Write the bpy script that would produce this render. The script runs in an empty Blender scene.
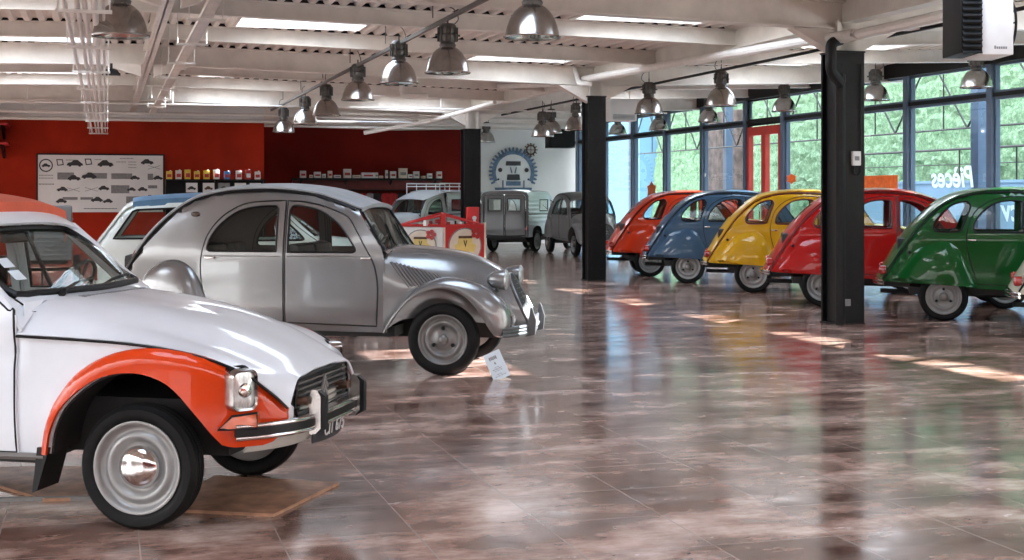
import bpy, bmesh, math, random
from mathutils import Vector, Matrix
from mathutils.geometry import delaunay_2d_cdt
random.seed(7)
PI = math.pi
SC = bpy.context.scene
COL = SC.collection
TH = math.radians(16.17)                 # the building's grid against the camera
CT, ST = math.cos(TH), math.sin(TH)
def B(u, v, z=0.0): return Vector((u*CT - v*ST, u*ST + v*CT, z))
def U(px, v):                            # u of the building line v seen in direction px
    t = (px-512)/1400.0
    return v/(CT - t*ST)*(CT*t + ST)

# ------------------------------------------------------------------ materials
def new_mat(name):
    m = bpy.data.materials.new(name); m.use_nodes = True
    nt = m.node_tree; return m, nt, nt.nodes['Principled BSDF']
def setp(b, **k):
    for n, v in k.items():
        n = n.replace('_', ' ')
        if n in b.inputs: b.inputs[n].default_value = v
def noise_fac(nt, scale, detail=4, rough=.6, coord='Object', stretch=None):
    tc = nt.nodes.new('ShaderNodeTexCoord'); no = nt.nodes.new('ShaderNodeTexNoise')
    no.inputs['Scale'].default_value = scale; no.inputs['Detail'].default_value = detail; no.inputs['Roughness'].default_value = rough
    if stretch:
        mp = nt.nodes.new('ShaderNodeMapping'); mp.inputs['Scale'].default_value = stretch
        nt.links.new(tc.outputs[coord], mp.inputs['Vector']); nt.links.new(mp.outputs[0], no.inputs['Vector'])
    else: nt.links.new(tc.outputs[coord], no.inputs['Vector'])
    return no.outputs['Fac']
def ramp(nt, fac, stops):
    r = nt.nodes.new('ShaderNodeValToRGB'); e = r.color_ramp.elements
    while len(e) < len(stops): e.new(.5)
    for i, (p, c) in enumerate(stops):
        e[i].position = p; e[i].color = (*c, 1) if len(c) == 3 else c
    nt.links.new(fac, r.inputs[0]); return r.outputs[0]
def flat(name, col, rough=.5, metal=0, coat=0, var=.12, scale=6, bump=0, spec=.5, stretch=None):
    m, nt, b = new_mat(name)
    setp(b, Roughness=rough, Metallic=metal, Coat_Weight=coat, Coat_Roughness=.04, Specular_IOR_Level=spec)
    f = noise_fac(nt, scale, stretch=stretch)
    c2 = tuple(max(0, c*(1-var)) for c in col); c3 = tuple(min(1, c*(1+var)) for c in col)
    nt.links.new(ramp(nt, f, [(.3, c2), (.7, c3)]), b.inputs['Base Color'])
    if bump:
        bp = nt.nodes.new('ShaderNodeBump'); bp.inputs['Strength'].default_value = bump; bp.inputs['Distance'].default_value = .01
        nt.links.new(f, bp.inputs['Height']); nt.links.new(bp.outputs[0], b.inputs['Normal'])
    return m
def glassy(name, tint=(1, 1, 1), refl=.9, ior=1.5, rough=0.0, base=0.0):
    m = bpy.data.materials.new(name); m.use_nodes = True; nt = m.node_tree; nt.nodes.clear()
    o = nt.nodes.new('ShaderNodeOutputMaterial'); mx = nt.nodes.new('ShaderNodeMixShader')
    tr = nt.nodes.new('ShaderNodeBsdfTransparent'); gl = nt.nodes.new('ShaderNodeBsdfGlossy'); fr = nt.nodes.new('ShaderNodeFresnel')
    tr.inputs[0].default_value = (*tint, 1); gl.inputs['Roughness'].default_value = rough; gl.inputs[0].default_value = (refl, refl, refl, 1)
    fr.inputs[0].default_value = ior
    ad = nt.nodes.new('ShaderNodeMath'); ad.operation = 'ADD'; ad.inputs[1].default_value = base; ad.use_clamp = True
    ge = nt.nodes.new('ShaderNodeNewGeometry'); iv = nt.nodes.new('ShaderNodeMath'); iv.operation = 'SUBTRACT'; iv.inputs[0].default_value = 1
    nt.links.new(ge.outputs['Backfacing'], iv.inputs[1]); ml = nt.nodes.new('ShaderNodeMath'); ml.operation = 'MULTIPLY'
    nt.links.new(fr.outputs[0], ad.inputs[0]); nt.links.new(ad.outputs[0], ml.inputs[0]); nt.links.new(iv.outputs[0], ml.inputs[1]); nt.links.new(ml.outputs[0], mx.inputs[0])
    nt.links.new(tr.outputs[0], mx.inputs[1]); nt.links.new(gl.outputs[0], mx.inputs[2]); nt.links.new(mx.outputs[0], o.inputs[0])
    return m
def paint(name, col, rough=.22, metal=0.0, coat=1.0): return flat(name, col, max(rough, .3), metal, coat*.7, .05, 3, spec=.12)

M = {}
M['steel'] = flat('white_steel', (.66, .61, .56), .45, var=.12, scale=2.5)
M['deck'] = flat('deck_sheet', (.66, .60, .55), .5, var=.12, scale=1.5)
M['black'] = flat('black_steel', (.006, .006, .0065), .45, var=.3, scale=8, spec=.22)
M['lowwall'] = flat('pale_blue_wall', (.10, .17, .25), .7, var=.12, scale=1.2)
M['iron'] = flat('black_iron', (.010, .010, .011), .5, var=.3, spec=.25)
M['slate'] = flat('slate_blue_aluminium', (.075, .11, .17), .4, var=.1)
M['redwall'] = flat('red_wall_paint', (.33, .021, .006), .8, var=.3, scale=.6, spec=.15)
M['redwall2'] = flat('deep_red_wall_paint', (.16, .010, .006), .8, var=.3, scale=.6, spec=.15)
M['whitewall'] = flat('white_wall_paint', (.66, .66, .65), .6, var=.06, scale=.8)
M['rubber'] = flat('black_rubber', (.006, .006, .006), .6, var=.3, scale=20, spec=.2)
M['seal'] = flat('rubber_seal', (.008, .008, .009), .4, var=.2, spec=.25)
M['chrome'] = flat('chrome', (.62, .61, .60), .10, 1, var=.04)
M['alu'] = flat('spun_aluminium', (.42, .40, .385), .24, 1.0, var=.2, scale=5)
M['darkmetal'] = flat('dark_grey_cast_metal', (.09, .085, .08), .4, .5, var=.25, scale=14)
M['rim'] = flat('painted_rim', (.29, .285, .28), .35, .3, var=.1)
M['rimdark'] = flat('grey_rim', (.21, .205, .20), .35, .5, var=.15)
M['inner'] = flat('dark_interior', (.02, .019, .02), .7, var=.3)
M['seat'] = flat('grey_seat_cloth', (.06, .055, .055), .8, var=.3, scale=12)
M['glass'] = glassy('car_glass', (.92, .95, .94), .9, 1.45)
M['pane'] = glassy('window_glass', (.93, .97, .98), .9, 1.4)
M['lens'] = flat('lamp_lens', (.46, .47, .47), .12, .3, 1, .45, 60, stretch=(1, 1, .15))
M['redlens'] = flat('red_lens', (.35, .012, .01), .15, 0, 1)
M['orangelens'] = flat('orange_lens', (.65, .10, .02), .15, 0, 1)
M['white'] = flat('white_print', (.72, .72, .72), .5, var=.03)
M['ink'] = flat('black_print', (.03, .03, .035), .6, var=.2)
M['greyink'] = flat('grey_print', (.22, .22, .23), .6, var=.2, scale=25)
M['banner'] = flat('banner_vinyl', (.74, .74, .74), .5, var=.07, scale=1.5)
M['pipe'] = flat('white_pipe', (.66, .63, .60), .35, var=.06)
M['tin_yellow'] = flat('yellow_tin', (.72, .50, .06), .35, var=.1)
M['tin_white'] = flat('white_tin', (.70, .66, .63), .35, var=.1)
M['tin_red'] = flat('red_tin', (.42, .03, .03), .35, var=.1)
M['tin_blue'] = flat('blue_tin', (.06, .20, .42), .35, var=.1)
M['cream'] = flat('cream_card', (.70, .62, .52), .5, var=.08)
M['stallred'] = flat('stall_red', (.52, .022, .022), .4, var=.1)
M['woodred'] = flat('dark_red_shelf', (.16, .015, .012), .5, var=.2)
M['cloth_black'] = flat('black_cloth', (.015, .015, .017), .9, var=.3)
M['cloth_red'] = flat('red_cloth', (.32, .015, .015), .9, var=.3)
M['cloth_grey'] = flat('grey_cloth', (.25, .24, .24), .9, var=.2)
M['gearblue'] = flat('slate_gear', (.10, .16, .25), .45, .2, var=.3, scale=8)
M['rust'] = flat('rusty_gear', (.10, .05, .03), .6, .2, var=.4, scale=12)
M['board'] = flat('tile_board', (.42, .225, .14), .45, var=.45, scale=7)
M['card'] = flat('blue_white_card', (.66, .74, .80), .45, var=.05)
M['sky_blue'] = flat('pale_blue_render', (.12, .25, .36), .6, var=.05, scale=.5)
M['stone'] = flat('brown_stone', (.08, .055, .048), .9, var=.75, scale=3.0, bump=.6)
M['pavement'] = flat('pale_concrete', (.60, .60, .58), .8, var=.1, scale=.7)
M['post'] = flat('blue_grey_post', (.05, .08, .13), .4, var=.1)
M['orange_sticker'] = flat('orange_sticker', (.85, .16, .03), .4, var=.25, scale=9)
M['doorred'] = flat('red_door_frame', (.42, .035, .025), .35, var=.1)
M['gold'] = flat('yellow_print', (.70, .55, .18), .5, var=.1)
def decal():
    m = bpy.data.materials.new('white_decal'); m.use_nodes = True; nt = m.node_tree; b = nt.nodes['Principled BSDF']; setp(b, Base_Color=(.85, .87, .9, 1), Roughness=.6)
    tl = nt.nodes.new('ShaderNodeBsdfTranslucent'); tl.inputs[0].default_value = (.95, .97, 1, 1); mx = nt.nodes.new('ShaderNodeMixShader'); mx.inputs[0].default_value = .6
    nt.links.new(b.outputs[0], mx.inputs[1]); nt.links.new(tl.outputs[0], mx.inputs[2]); nt.links.new(mx.outputs[0], nt.nodes['Material Output'].inputs[0]); return m
M['decal'] = decal()
# floor tiles
def floor_mat():
    m, nt, b = new_mat('rusty_stone_tiles')
    tc = nt.nodes.new('ShaderNodeTexCoord'); mp = nt.nodes.new('ShaderNodeMapping'); mp.inputs['Location'].default_value = (-.14, -.21, 0)
    nt.links.new(tc.outputs['Object'], mp.inputs['Vector'])
    br = nt.nodes.new('ShaderNodeTexBrick'); br.offset = 0; br.squash = 1
    for k, v in (('Scale', 1), ('Mortar Size', .0035), ('Mortar Smooth', .2), ('Brick Width', .6), ('Row Height', .6), ('Bias', 0)): br.inputs[k].default_value = v
    br.inputs['Color1'].default_value = (.62, .62, .62, 1); br.inputs['Color2'].default_value = (1.0, 1.0, 1.0, 1); br.inputs['Mortar'].default_value = (1.0, 1.0, 1.0, 1)
    nt.links.new(mp.outputs[0], br.inputs['Vector'])
    f1 = noise_fac(nt, 1.6, 8, .68, 'Object', (.8, 1.35, 1))
    base = ramp(nt, f1, [(.32, (.075, .033, .024)), (.43, (.20, .10, .073)), (.53, (.44, .27, .215)), (.65, (.78, .57, .49))])
    mul = nt.nodes.new('ShaderNodeMixRGB'); mul.blend_type = 'MULTIPLY'; mul.inputs[0].default_value = 1
    nt.links.new(base, mul.inputs[1]); nt.links.new(br.outputs['Color'], mul.inputs[2])
    mo = nt.nodes.new('ShaderNodeMixRGB'); mo.inputs[2].default_value = (.36, .29, .26, 1)
    nt.links.new(br.outputs['Fac'], mo.inputs[0]); nt.links.new(mul.outputs[0], mo.inputs[1]); nt.links.new(mo.outputs[0], b.inputs['Base Color'])
    f2 = noise_fac(nt, 3.0, 6, .7, 'Object', (.8, 1.6, 1))
    mr = nt.nodes.new('ShaderNodeMapRange'); mr.inputs['From Min'].default_value = .3; mr.inputs['From Max'].default_value = .7
    mr.inputs['To Min'].default_value = .06; mr.inputs['To Max'].default_value = .30
    nt.links.new(f2, mr.inputs['Value']); nt.links.new(mr.outputs[0], b.inputs['Roughness'])
    b.inputs['Specular IOR Level'].default_value = .8; b.inputs['Coat Weight'].default_value = .3; b.inputs['Coat Roughness'].default_value = .10
    bp = nt.nodes.new('ShaderNodeBump'); bp.inputs['Strength'].default_value = .16; bp.inputs['Distance'].default_value = .012
    f3 = noise_fac(nt, 2.2, 3, .5, 'Object', (1, 1, 1))
    sb = nt.nodes.new('ShaderNodeMath'); sb.operation = 'SUBTRACT'
    nt.links.new(f3, sb.inputs[0]); nt.links.new(br.outputs['Fac'], sb.inputs[1]); nt.links.new(sb.outputs[0], bp.inputs['Height'])
    nt.links.new(bp.outputs[0], b.inputs['Normal']); nt.links.new(bp.outputs[0], b.inputs['Coat Normal'])
    return m
M['floor'] = floor_mat()
def hedge_mat():
    m, nt, b = new_mat('ivy_leaves')
    f = noise_fac(nt, 9, 9, .85)
    nt.links.new(ramp(nt, f, [(.36, (.015, .045, .022)), (.46, (.06, .135, .06)), (.54, (.13, .22, .12)), (.66, (.30, .38, .27))]), b.inputs['Base Color'])
    setp(b, Roughness=.7)
    return m
M['hedge'] = hedge_mat()

# ------------------------------------------------------------------ mesh helpers
def finish(bm, name, smooth=True, ang=35):
    bmesh.ops.remove_doubles(bm, verts=bm.verts[:], dist=1e-5)
    me = bpy.data.meshes.new(name); bm.to_mesh(me); bm.free()
    if smooth:
        for p in me.polygons: p.use_smooth = True
        me.set_sharp_from_angle(angle=math.radians(ang))
    return me
def recalc(bm): bmesh.ops.recalc_face_normals(bm, faces=bm.faces[:])
def box(bm, x0, x1, y0, y1, z0, z1, mat=None, bev=0):
    vs = [bm.verts.new((x, y, z)) for x in (x0, x1) for y in (y0, y1) for z in (z0, z1)]
    fs = [bm.faces.new([vs[i] for i in q]) for q in ((0, 1, 3, 2), (4, 6, 7, 5), (0, 4, 5, 1), (2, 3, 7, 6), (0, 2, 6, 4), (1, 5, 7, 3))]
    if bev:
        es = list({e for f in fs for e in f.edges})
        r = bmesh.ops.bevel(bm, geom=es, offset=bev, segments=2, profile=.6, affect='EDGES')
        vs = list({v for v in vs if v.is_valid} | set(r['verts']))
    if mat is not None:
        for v in vs: v.co = mat @ v.co
    return vs
def prism(bm, pts, y0, y1, axes='xz', mat=None):   # closed outline in two axes, extruded along the third
    def P(a, b, c):
        return {'xz': (a, c, b), 'xy': (a, b, c), 'yz': (c, a, b)}[axes]
    A = [bm.verts.new(P(a, b, y0)) for a, b in pts]; Bv = [bm.verts.new(P(a, b, y1)) for a, b in pts]
    bm.faces.new(A); bm.faces.new(Bv[::-1]); n = len(pts)
    for i in range(n): bm.faces.new((A[i], Bv[i], Bv[(i+1) % n], A[(i+1) % n]))
    if mat is not None:
        for v in A+Bv: v.co = mat @ v.co
    return A+Bv
def tube(bm, pts, r, seg=8, closed=False, caps=True):
    pts = [Vector(p) for p in pts]; n = len(pts); rings = []; prev = None
    for i, p in enumerate(pts):
        a = pts[(i-1) % n] if (closed or i > 0) else p; b = pts[(i+1) % n] if (closed or i < n-1) else p
        d = (b-a).normalized()
        if prev is None:
            ref = Vector((0, 0, 1)) if abs(d.z) < .9 else Vector((1, 0, 0)); x = d.cross(ref).normalized()
        else:
            x = prev - d*prev.dot(d)
            x = x.normalized() if x.length > 1e-6 else d.orthogonal().normalized()
        prev = x; y = d.cross(x)
        rr = r[i] if isinstance(r, (list, tuple)) else r
        rings.append([bm.verts.new(p + x*math.cos(2*PI*k/seg)*rr + y*math.sin(2*PI*k/seg)*rr) for k in range(seg)])
    for i in range(n if closed else n-1):
        A, Bv = rings[i], rings[(i+1) % n]
        for k in range(seg): bm.faces.new((A[k], A[(k+1) % seg], Bv[(k+1) % seg], Bv[k]))
    if caps and not closed: bm.faces.new(rings[0][::-1]); bm.faces.new(rings[-1])
def lathe(bm, prof, seg=32, axis='z', mat=None, closed=False):
    rings = []
    for r, h in prof:
        row = []
        for k in range(seg):
            a = 2*PI*k/seg; c, s = math.cos(a)*max(r, 1e-4), math.sin(a)*max(r, 1e-4)
            p = Vector((c, s, h)) if axis == 'z' else (Vector((c, h, s)) if axis == 'y' else Vector((h, c, s)))
            row.append(bm.verts.new(mat @ p if mat is not None else p))
        rings.append(row)
    n = len(rings)
    for i in range(n if closed else n-1):
        A, Bv = rings[i], rings[(i+1) % n]
        for k in range(seg): bm.faces.new((A[k], A[(k+1) % seg], Bv[(k+1) % seg], Bv[k]))
    if not closed:
        bm.faces.new(rings[0][::-1]); bm.faces.new(rings[-1])
def grid(bm, rows, closed=False):
    R = [[bm.verts.new(p) for p in row] for row in rows]
    for i in range(len(R)-1):
        for j in range(len(R[0])-1): bm.faces.new((R[i][j], R[i+1][j], R[i+1][j+1], R[i][j+1]))
    return R
def solid(bm, t):
    recalc(bm); bmesh.ops.solidify(bm, geom=bm.faces[:], thickness=t)
def cr(pts, n=6, closed=False):           # Catmull-Rom
    pts = [Vector(p) for p in pts]; N = len(pts); out = []
    rng = N if closed else N-1
    for i in range(rng):
        if closed: p0, p1, p2, p3 = pts[(i-1) % N], pts[i], pts[(i+1) % N], pts[(i+2) % N]
        else:
            p1, p2 = pts[i], pts[i+1]; p0 = pts[i-1] if i > 0 else p1*2-p2; p3 = pts[i+2] if i < N-2 else p2*2-p1
        for k in range(n):
            t = k/n
            out.append(.5*((2*p1)+(-p0+p2)*t+(2*p0-5*p1+4*p2-p3)*t*t+(-p0+3*p1-3*p2+p3)*t**3))
    if not closed: out.append(pts[-1])
    return out
def interp(tab, x):
    if x <= tab[0][0]: return tab[0][1]
    for (a, b), (c, d) in zip(tab, tab[1:]):
        if x <= c: return b + (d-b)*(x-a)/(c-a)
    return tab[-1][1]
def inpoly(x, y, poly):
    c = False; n = len(poly); j = n-1
    for i in range(n):
        xi, yi = poly[i]; xj, yj = poly[j]
        if (yi > y) != (yj > y) and x < (xj-xi)*(y-yi)/(yj-yi)+xi: c = not c
        j = i
    return c
def resample(poly, step):
    out = []; n = len(poly)
    for i in range(n):
        a, b = Vector(poly[i][:2]), Vector(poly[(i+1) % n][:2]); k = max(1, int((b-a).length/step+.5))
        for q in range(k):
            p = a.lerp(b, q/k)
            if not out or (p-out[-1]).length > .004: out.append(p)
    if (out[0]-out[-1]).length < .004: out.pop()
    return out
def panel(outline, holes, fmap, step=.05, thick=.012, name='panel', tmap=None):
    rings = [resample(outline, step)] + [resample(h, step) for h in holes]
    pts, edges = [], []
    for r in rings:
        o = len(pts); pts += r; edges += [(o+i, o+(i+1) % len(r)) for i in range(len(r))]
    bd = list(pts); P = [[(p.x, p.y) for p in r] for r in rings]
    xs = [p.x for p in rings[0]]; ys = [p.y for p in rings[0]]
    x = min(xs)+step*.5
    while x < max(xs):
        y = min(ys)+step*.5
        while y < max(ys):
            if inpoly(x, y, P[0]) and not any(inpoly(x, y, h) for h in P[1:]):
                if all((p.x-x)**2+(p.y-y)**2 > (step*.45)**2 for p in bd): pts.append(Vector((x, y)))
            y += step
        x += step
    v, e, f, _, _, _ = delaunay_2d_cdt(pts, edges, [], 0, 1e-6)
    bm = bmesh.new()
    A = [bm.verts.new(fmap(p.x, p.y)) for p in v]
    tm = tmap or (lambda x, y: fmap(x, y) - Vector((0, thick if fmap(x, y).y > 0 else -thick, 0)))
    for tri in f:
        cx = sum(v[i].x for i in tri)/3; cy = sum(v[i].y for i in tri)/3
        if inpoly(cx, cy, P[0]) and not any(inpoly(cx, cy, h) for h in P[1:]):
            try: bm.faces.new([A[i] for i in tri])
            except ValueError: pass
    for w in [w for w in bm.verts if not w.link_faces]: bm.verts.remove(w)
    if thick:
        Bm = {}
        for i, w in enumerate(A):
            if w.is_valid: Bm[w] = bm.verts.new(tm(v[i].x, v[i].y))
        fs = bm.faces[:]; be = [ed for ed in bm.edges if len(ed.link_faces) == 1]
        for fc in fs: bm.faces.new([Bm[w] for w in reversed(fc.verts)])
        for ed in be:
            a, b = ed.verts; lp = ed.link_loops[0]
            if lp.vert == a: bm.faces.new((b, a, Bm[a], Bm[b]))
            else: bm.faces.new((a, b, Bm[b], Bm[a]))
    recalc(bm)
    return finish(bm, name, ang=40)
def mirrored(me):
    m = me.copy(); bm = bmesh.new(); bm.from_mesh(m)
    for v in bm.verts: v.co.y = -v.co.y
    bmesh.ops.reverse_faces(bm, faces=bm.faces[:]); bm.to_mesh(m); bm.free(); return m

# ------------------------------------------------------------------ scene objects
def link(o, parent=None):
    COL.objects.link(o)
    if parent is not None: o.parent = parent
    return o
def ob(name, me, mat, parent=None, loc=(0, 0, 0), rz=0):
    if isinstance(me, bmesh.types.BMesh): me = finish(me, name)
    o = bpy.data.objects.new(name, me); link(o, parent); o.location = loc; o.rotation_euler.z = rz
    mt = M[mat] if isinstance(mat, str) else mat
    if not me.materials: me.materials.append(mt)
    if me.materials[0] != mt:
        o.material_slots[0].link = 'OBJECT'; o.material_slots[0].material = mt
    return o
def tag(o, label=None, cat=None, group=None, kind=None):
    for k, v in (('label', label), ('category', cat), ('group', group), ('kind', kind)):
        if v: o[k] = v
    return o
def empty(name, label, cat, loc=(0, 0, 0), rz=0, group=None):
    o = bpy.data.objects.new(name, None); o.empty_display_size = .2; link(o); o.location = loc; o.rotation_euler.z = rz
    return tag(o, label, cat, group)
def struct(name, bm, mat, label=None, loc=(0, 0, 0), rz=TH, smooth=True):
    o = ob(name, bm, mat, None, loc, rz); o['kind'] = 'structure'
    if label: o['label'] = label; o['category'] = name.split('_')[0] if not name.startswith(('ceiling_', 'roof_')) else 'beam'
    return o
def NB(): return bmesh.new()
def copytree(o, parent=None):
    c = o.copy(); COL.objects.link(c)
    if parent is not None: c.parent = parent
    for ch in o.children: copytree(ch, c)
    return c
def text(name, body, size, mat, parent, loc, rot, ext=.002, sx=1, align='CENTER', font_shear=0, bold=0):
    cu = bpy.data.curves.new(name, 'FONT'); cu.body = body; cu.size = size; cu.extrude = ext; cu.align_x = align; cu.align_y = 'CENTER'; cu.shear = font_shear; cu.offset = bold
    cu.materials.append(M[mat] if isinstance(mat, str) else mat)
    tmp = bpy.data.objects.new('tmp', cu); me = bpy.data.meshes.new_from_object(tmp); bpy.data.objects.remove(tmp)
    me.materials.clear(); me.materials.append(M[mat] if isinstance(mat, str) else mat)
    o = bpy.data.objects.new(name, me); link(o, parent); o.location = loc; o.rotation_euler = rot; o.scale = (sx, 1, 1); return o
# ------------------------------------------------------------------ cars (x forward, rear axle at 0, y left, z up)
def P(name, me, mat, *sub): return (name, me, mat, list(sub))
def wheel_parts(R, mat_rim='rim', hub='chrome', cap=.075, side=-1, lugs=False):
    s = side
    bm = NB(); w = .066
    prof = [(.205, -.045), (.215, -.058), (.24, -w), (.265, -w), (R-.02, -.058), (R-.006, -.047), (R, -.036), (R, -.026), (R-.008, -.023), (R-.008, -.018), (R, -.015), (R+.002, -.003), (R-.006, -.001), (R-.006, .003), (R+.002, .005), (R, .016), (R-.008, .019), (R-.008, .024), (R, .027), (R, .036), (R-.006, .047), (R-.02, .058), (.265, w), (.24, w), (.215, .058), (.205, .045)]
    lathe(bm, prof, 48, 'y', closed=True); recalc(bm); ty = finish(bm, 'tyre', ang=50)
    bm = NB()
    pr = [(0, -.03), (.19, -.045), (.205, -.04), (.207, .045), (.213, .056), (.213, .064), (.205, .066), (.197, .060), (.193, .046), (.188, .036), (.176, .030), (.168, .030), (.160, .040), (.150, .047), (.138, .048), (.128, .040), (.118, .022), (.106, .018), (.085, .020), (.076, .030), (.04, .036), (.0, .036)]
    lathe(bm, [(r, s*y) for r, y in pr], 40, 'y')
    recalc(bm); ri = finish(bm, 'rim', ang=60)
    bm = NB()
    lathe(bm, [(cap, s*.028), (cap, s*.036), (cap*.93, s*.052), (cap*.7, s*.066), (cap*.35, s*.073), (0, s*.075)], 28, 'y'); recalc(bm); hc = finish(bm, 'hub_cap', ang=60)
    sub = [P('hub_cap', hc, hub)]
    if lugs:
        for k in range(3):
            a = PI/2+2*PI*k/3; bm = NB()
            lathe(bm, [(.016, s*.02), (.016, s*.045), (.010, s*.05), (0, s*.05)], 10, 'y', Matrix.Translation((math.cos(a)*.096, 0, math.sin(a)*.096))); recalc(bm)
            sub.append(P('wheel_nut', finish(bm, 'wheel_nut'), 'iron'))
    return ty, ri, sub
def place_parts(parts, mats, parent):
    for name, me, mk, sub in parts:
        o = ob(name, me, mats.get(mk, mk), parent)
        off = me.get('off')
        if off: o.location = off
        place_parts(sub, mats, o)
def seats(sr, sf, hw=.52, top=1.12, mat='seat'):
    out = []
    for s0, nm in ((sr, 'rear_seat'), (sf, 'front_seat')):
        bm = NB()
        box(bm, s0, s0+.42, -hw, hw, .46, .60, bev=.04)
        prism(bm, [(s0-.02, .55), (s0-.14, .9), (s0-.16, top-.03), (s0-.12, top), (s0-.05, top-.02), (s0+.06, .56)], -hw, -.03)
        prism(bm, [(s0-.02, .55), (s0-.14, .9), (s0-.16, top-.03), (s0-.12, top), (s0-.05, top-.02), (s0+.06, .56)], .03, hw)
        recalc(bm); out.append(P(nm, finish(bm, nm), mat))
    return out
def steering(s, y, z, tilt=1.0):
    bm = NB(); mt = Matrix.Translation((s, y, z)) @ Matrix.Rotation(-tilt, 4, 'Y')
    tube(bm, [mt @ Vector((.17*math.cos(a), .17*math.sin(a), 0)) for a in [2*PI*k/24 for k in range(24)]], .012, 6, closed=True)
    tube(bm, [mt @ Vector((-.17, 0, 0)), mt @ Vector((0, 0, -.03)), mt @ Vector((.17, 0, 0))], .009, 6)
    tube(bm, [mt @ Vector((0, 0, -.02)), mt @ Vector((0, 0, -.30))], .015, 6)
    return P('steering_wheel', finish(bm, 'steering_wheel'), 'seal')
def seal_tube(outline, fm, r=.011, name='window_seal', mat='seal'):
    bm = NB(); pts = [fm(p.x, p.y) for p in resample(outline, .04)]
    tube(bm, pts, r, 6, closed=True); return P(name, finish(bm, name), mat)
def both(lst):
    out = []
    def mir(p): return (p[0], mirrored(p[1]), p[2], [mir(q) for q in p[3]])
    for p in lst: out += [p, mir(p)]
    return out
def V2(l): return [Vector((a, b)) for a, b in l]

RAIL = [(-.735, .47), (-.62, .66), (-.50, .85), (-.39, 1.01), (-.28, 1.16), (-.15, 1.30), (-.01, 1.415), (.10, 1.48), (.21, 1.522), (.46, 1.572), (.85, 1.585), (1.2, 1.55), (1.42, 1.49), (1.60, 1.42)]
RAILC = [(p.x, p.y) for p in cr(V2(RAIL), 5)]
W2 = [(-.8, .56), (-.6, .585), (-.4, .61), (-.1, .64), (.2, .66), (.6, .67), (1.2, .665), (1.6, .635), (1.92, .60)]
def roundin(d, r=.07):
    if d >= r: return 0
    d = max(d, 0); return r*(1-math.sqrt(max(0, 1-(1-d/r)**2)))
def y2cv(s, z):
    w = interp(W2, s)
    if z > .98: w -= .26*(z-.98)**1.35
    if z < .6: w -= .03*((.6-z)/.25)**2
    rz = interp(RAILC, s)
    sl = (interp(RAILC, s+.05)-interp(RAILC, s-.05))/.1
    return w - roundin((rz-z)/math.sqrt(1+sl*sl), .06)
def m2(off=0.0, yf=y2cv): return lambda s, z: Vector((s, -(yf(s, z)-off), z))

HOOD2 = [   # per station: list of (s, y, z)
 (1.86, [(0, 1.075), (.20, 1.072), (.38, 1.055), (.50, 1.015), (.57, .95), (.60, .86), (.608, .70), (.606, .52), (.60, .36)], 0),
 (2.02, [(0, 1.068), (.19, 1.062), (.34, 1.035), (.44, .98), (.50, .91), (.54, .82), (.555, .70), (.55, .58), (.54, .46)], 0),
 (2.22, [(0, 1.05), (.17, 1.042), (.30, 1.01), (.385, .95), (.44, .87), (.475, .78), (.485, .68), (.48, .58), (.47, .46)], 0),
 (2.45, [(0, 1.015), (.15, 1.003), (.25, .965), (.325, .90), (.375, .82), (.40, .74), (.41, .65), (.40, .55), (.39, .45)], 0),
 (2.62, [(0, .965), (.125, .95), (.205, .91), (.26, .85), (.30, .77), (.325, .69), (.33, .61), (.32, .53), (.31, .42)], .10),
 (2.76, [(0, .90), (.105, .885), (.17, .845), (.215, .79), (.25, .72), (.27, .64), (.275, .57), (.27, .49), (.26, .40)], .34),
 (2.84, [(0, .835), (.09, .82), (.145, .785), (.19, .735), (.22, .67), (.24, .60), (.245, .53), (.24, .46), (.23, .38)], .50)]
def hood_side(s, z):
    rows = []
    for S, sec, k in HOOD2: rows.append((S, interp(sorted([(zz, yy) for yy, zz in sec[2:]]), z)))
    return interp(rows, s)
def hood2cv():
    rows = []
    for S, sec, k in HOOD2:
        pts = [(S + k*(.84-z), y, z) for y, z in sec]
        full = [(s, -y, z) for s, y, z in reversed(pts[1:])] + pts
        rows.append([p for p in cr(full, 2)])
    rows = [list(r) for r in zip(*[cr(c, 4) for c in zip(*rows)])]
    bm = NB(); grid(bm, rows); solid(bm, -.01); return finish(bm, 'bonnet', ang=50)
def fender_loft(stations, name='front_fender', lip=.03):
    # station: (A=(s,z,y) arch lip, O=(s,z,y) top crease, I=(s,z,y) inner edge)
    rows = []
    for A, O, I in stations:
        A = Vector((A[0], -A[2], A[1])); O = Vector((O[0], -O[2], O[1])); I = Vector((I[0], -I[2], I[1]))
        Y = Vector((0, 1, 0))
        m1 = A.lerp(O, .3); m1.y = min(A.y, O.y)-.004; m2_ = A.lerp(O, .72); m2_.y = (A.y*.62+O.y*.38)-.004
        rows.append([A + Vector((0, lip, 0)), A] + [p for p in cr([A, m1, m2_, O, O.lerp(I, .5)+Vector((0, 0, .004)), I], 3)][1:])
    rows = [list(r) for r in zip(*[cr(c, 4) for c in zip(*rows)])]
    bm = NB(); grid(bm, rows); recalc(bm)
    # outward: make solid thin shell
    bmesh.ops.solidify(bm, geom=bm.faces[:], thickness=.006)
    return finish(bm, name, ang=60)
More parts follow.
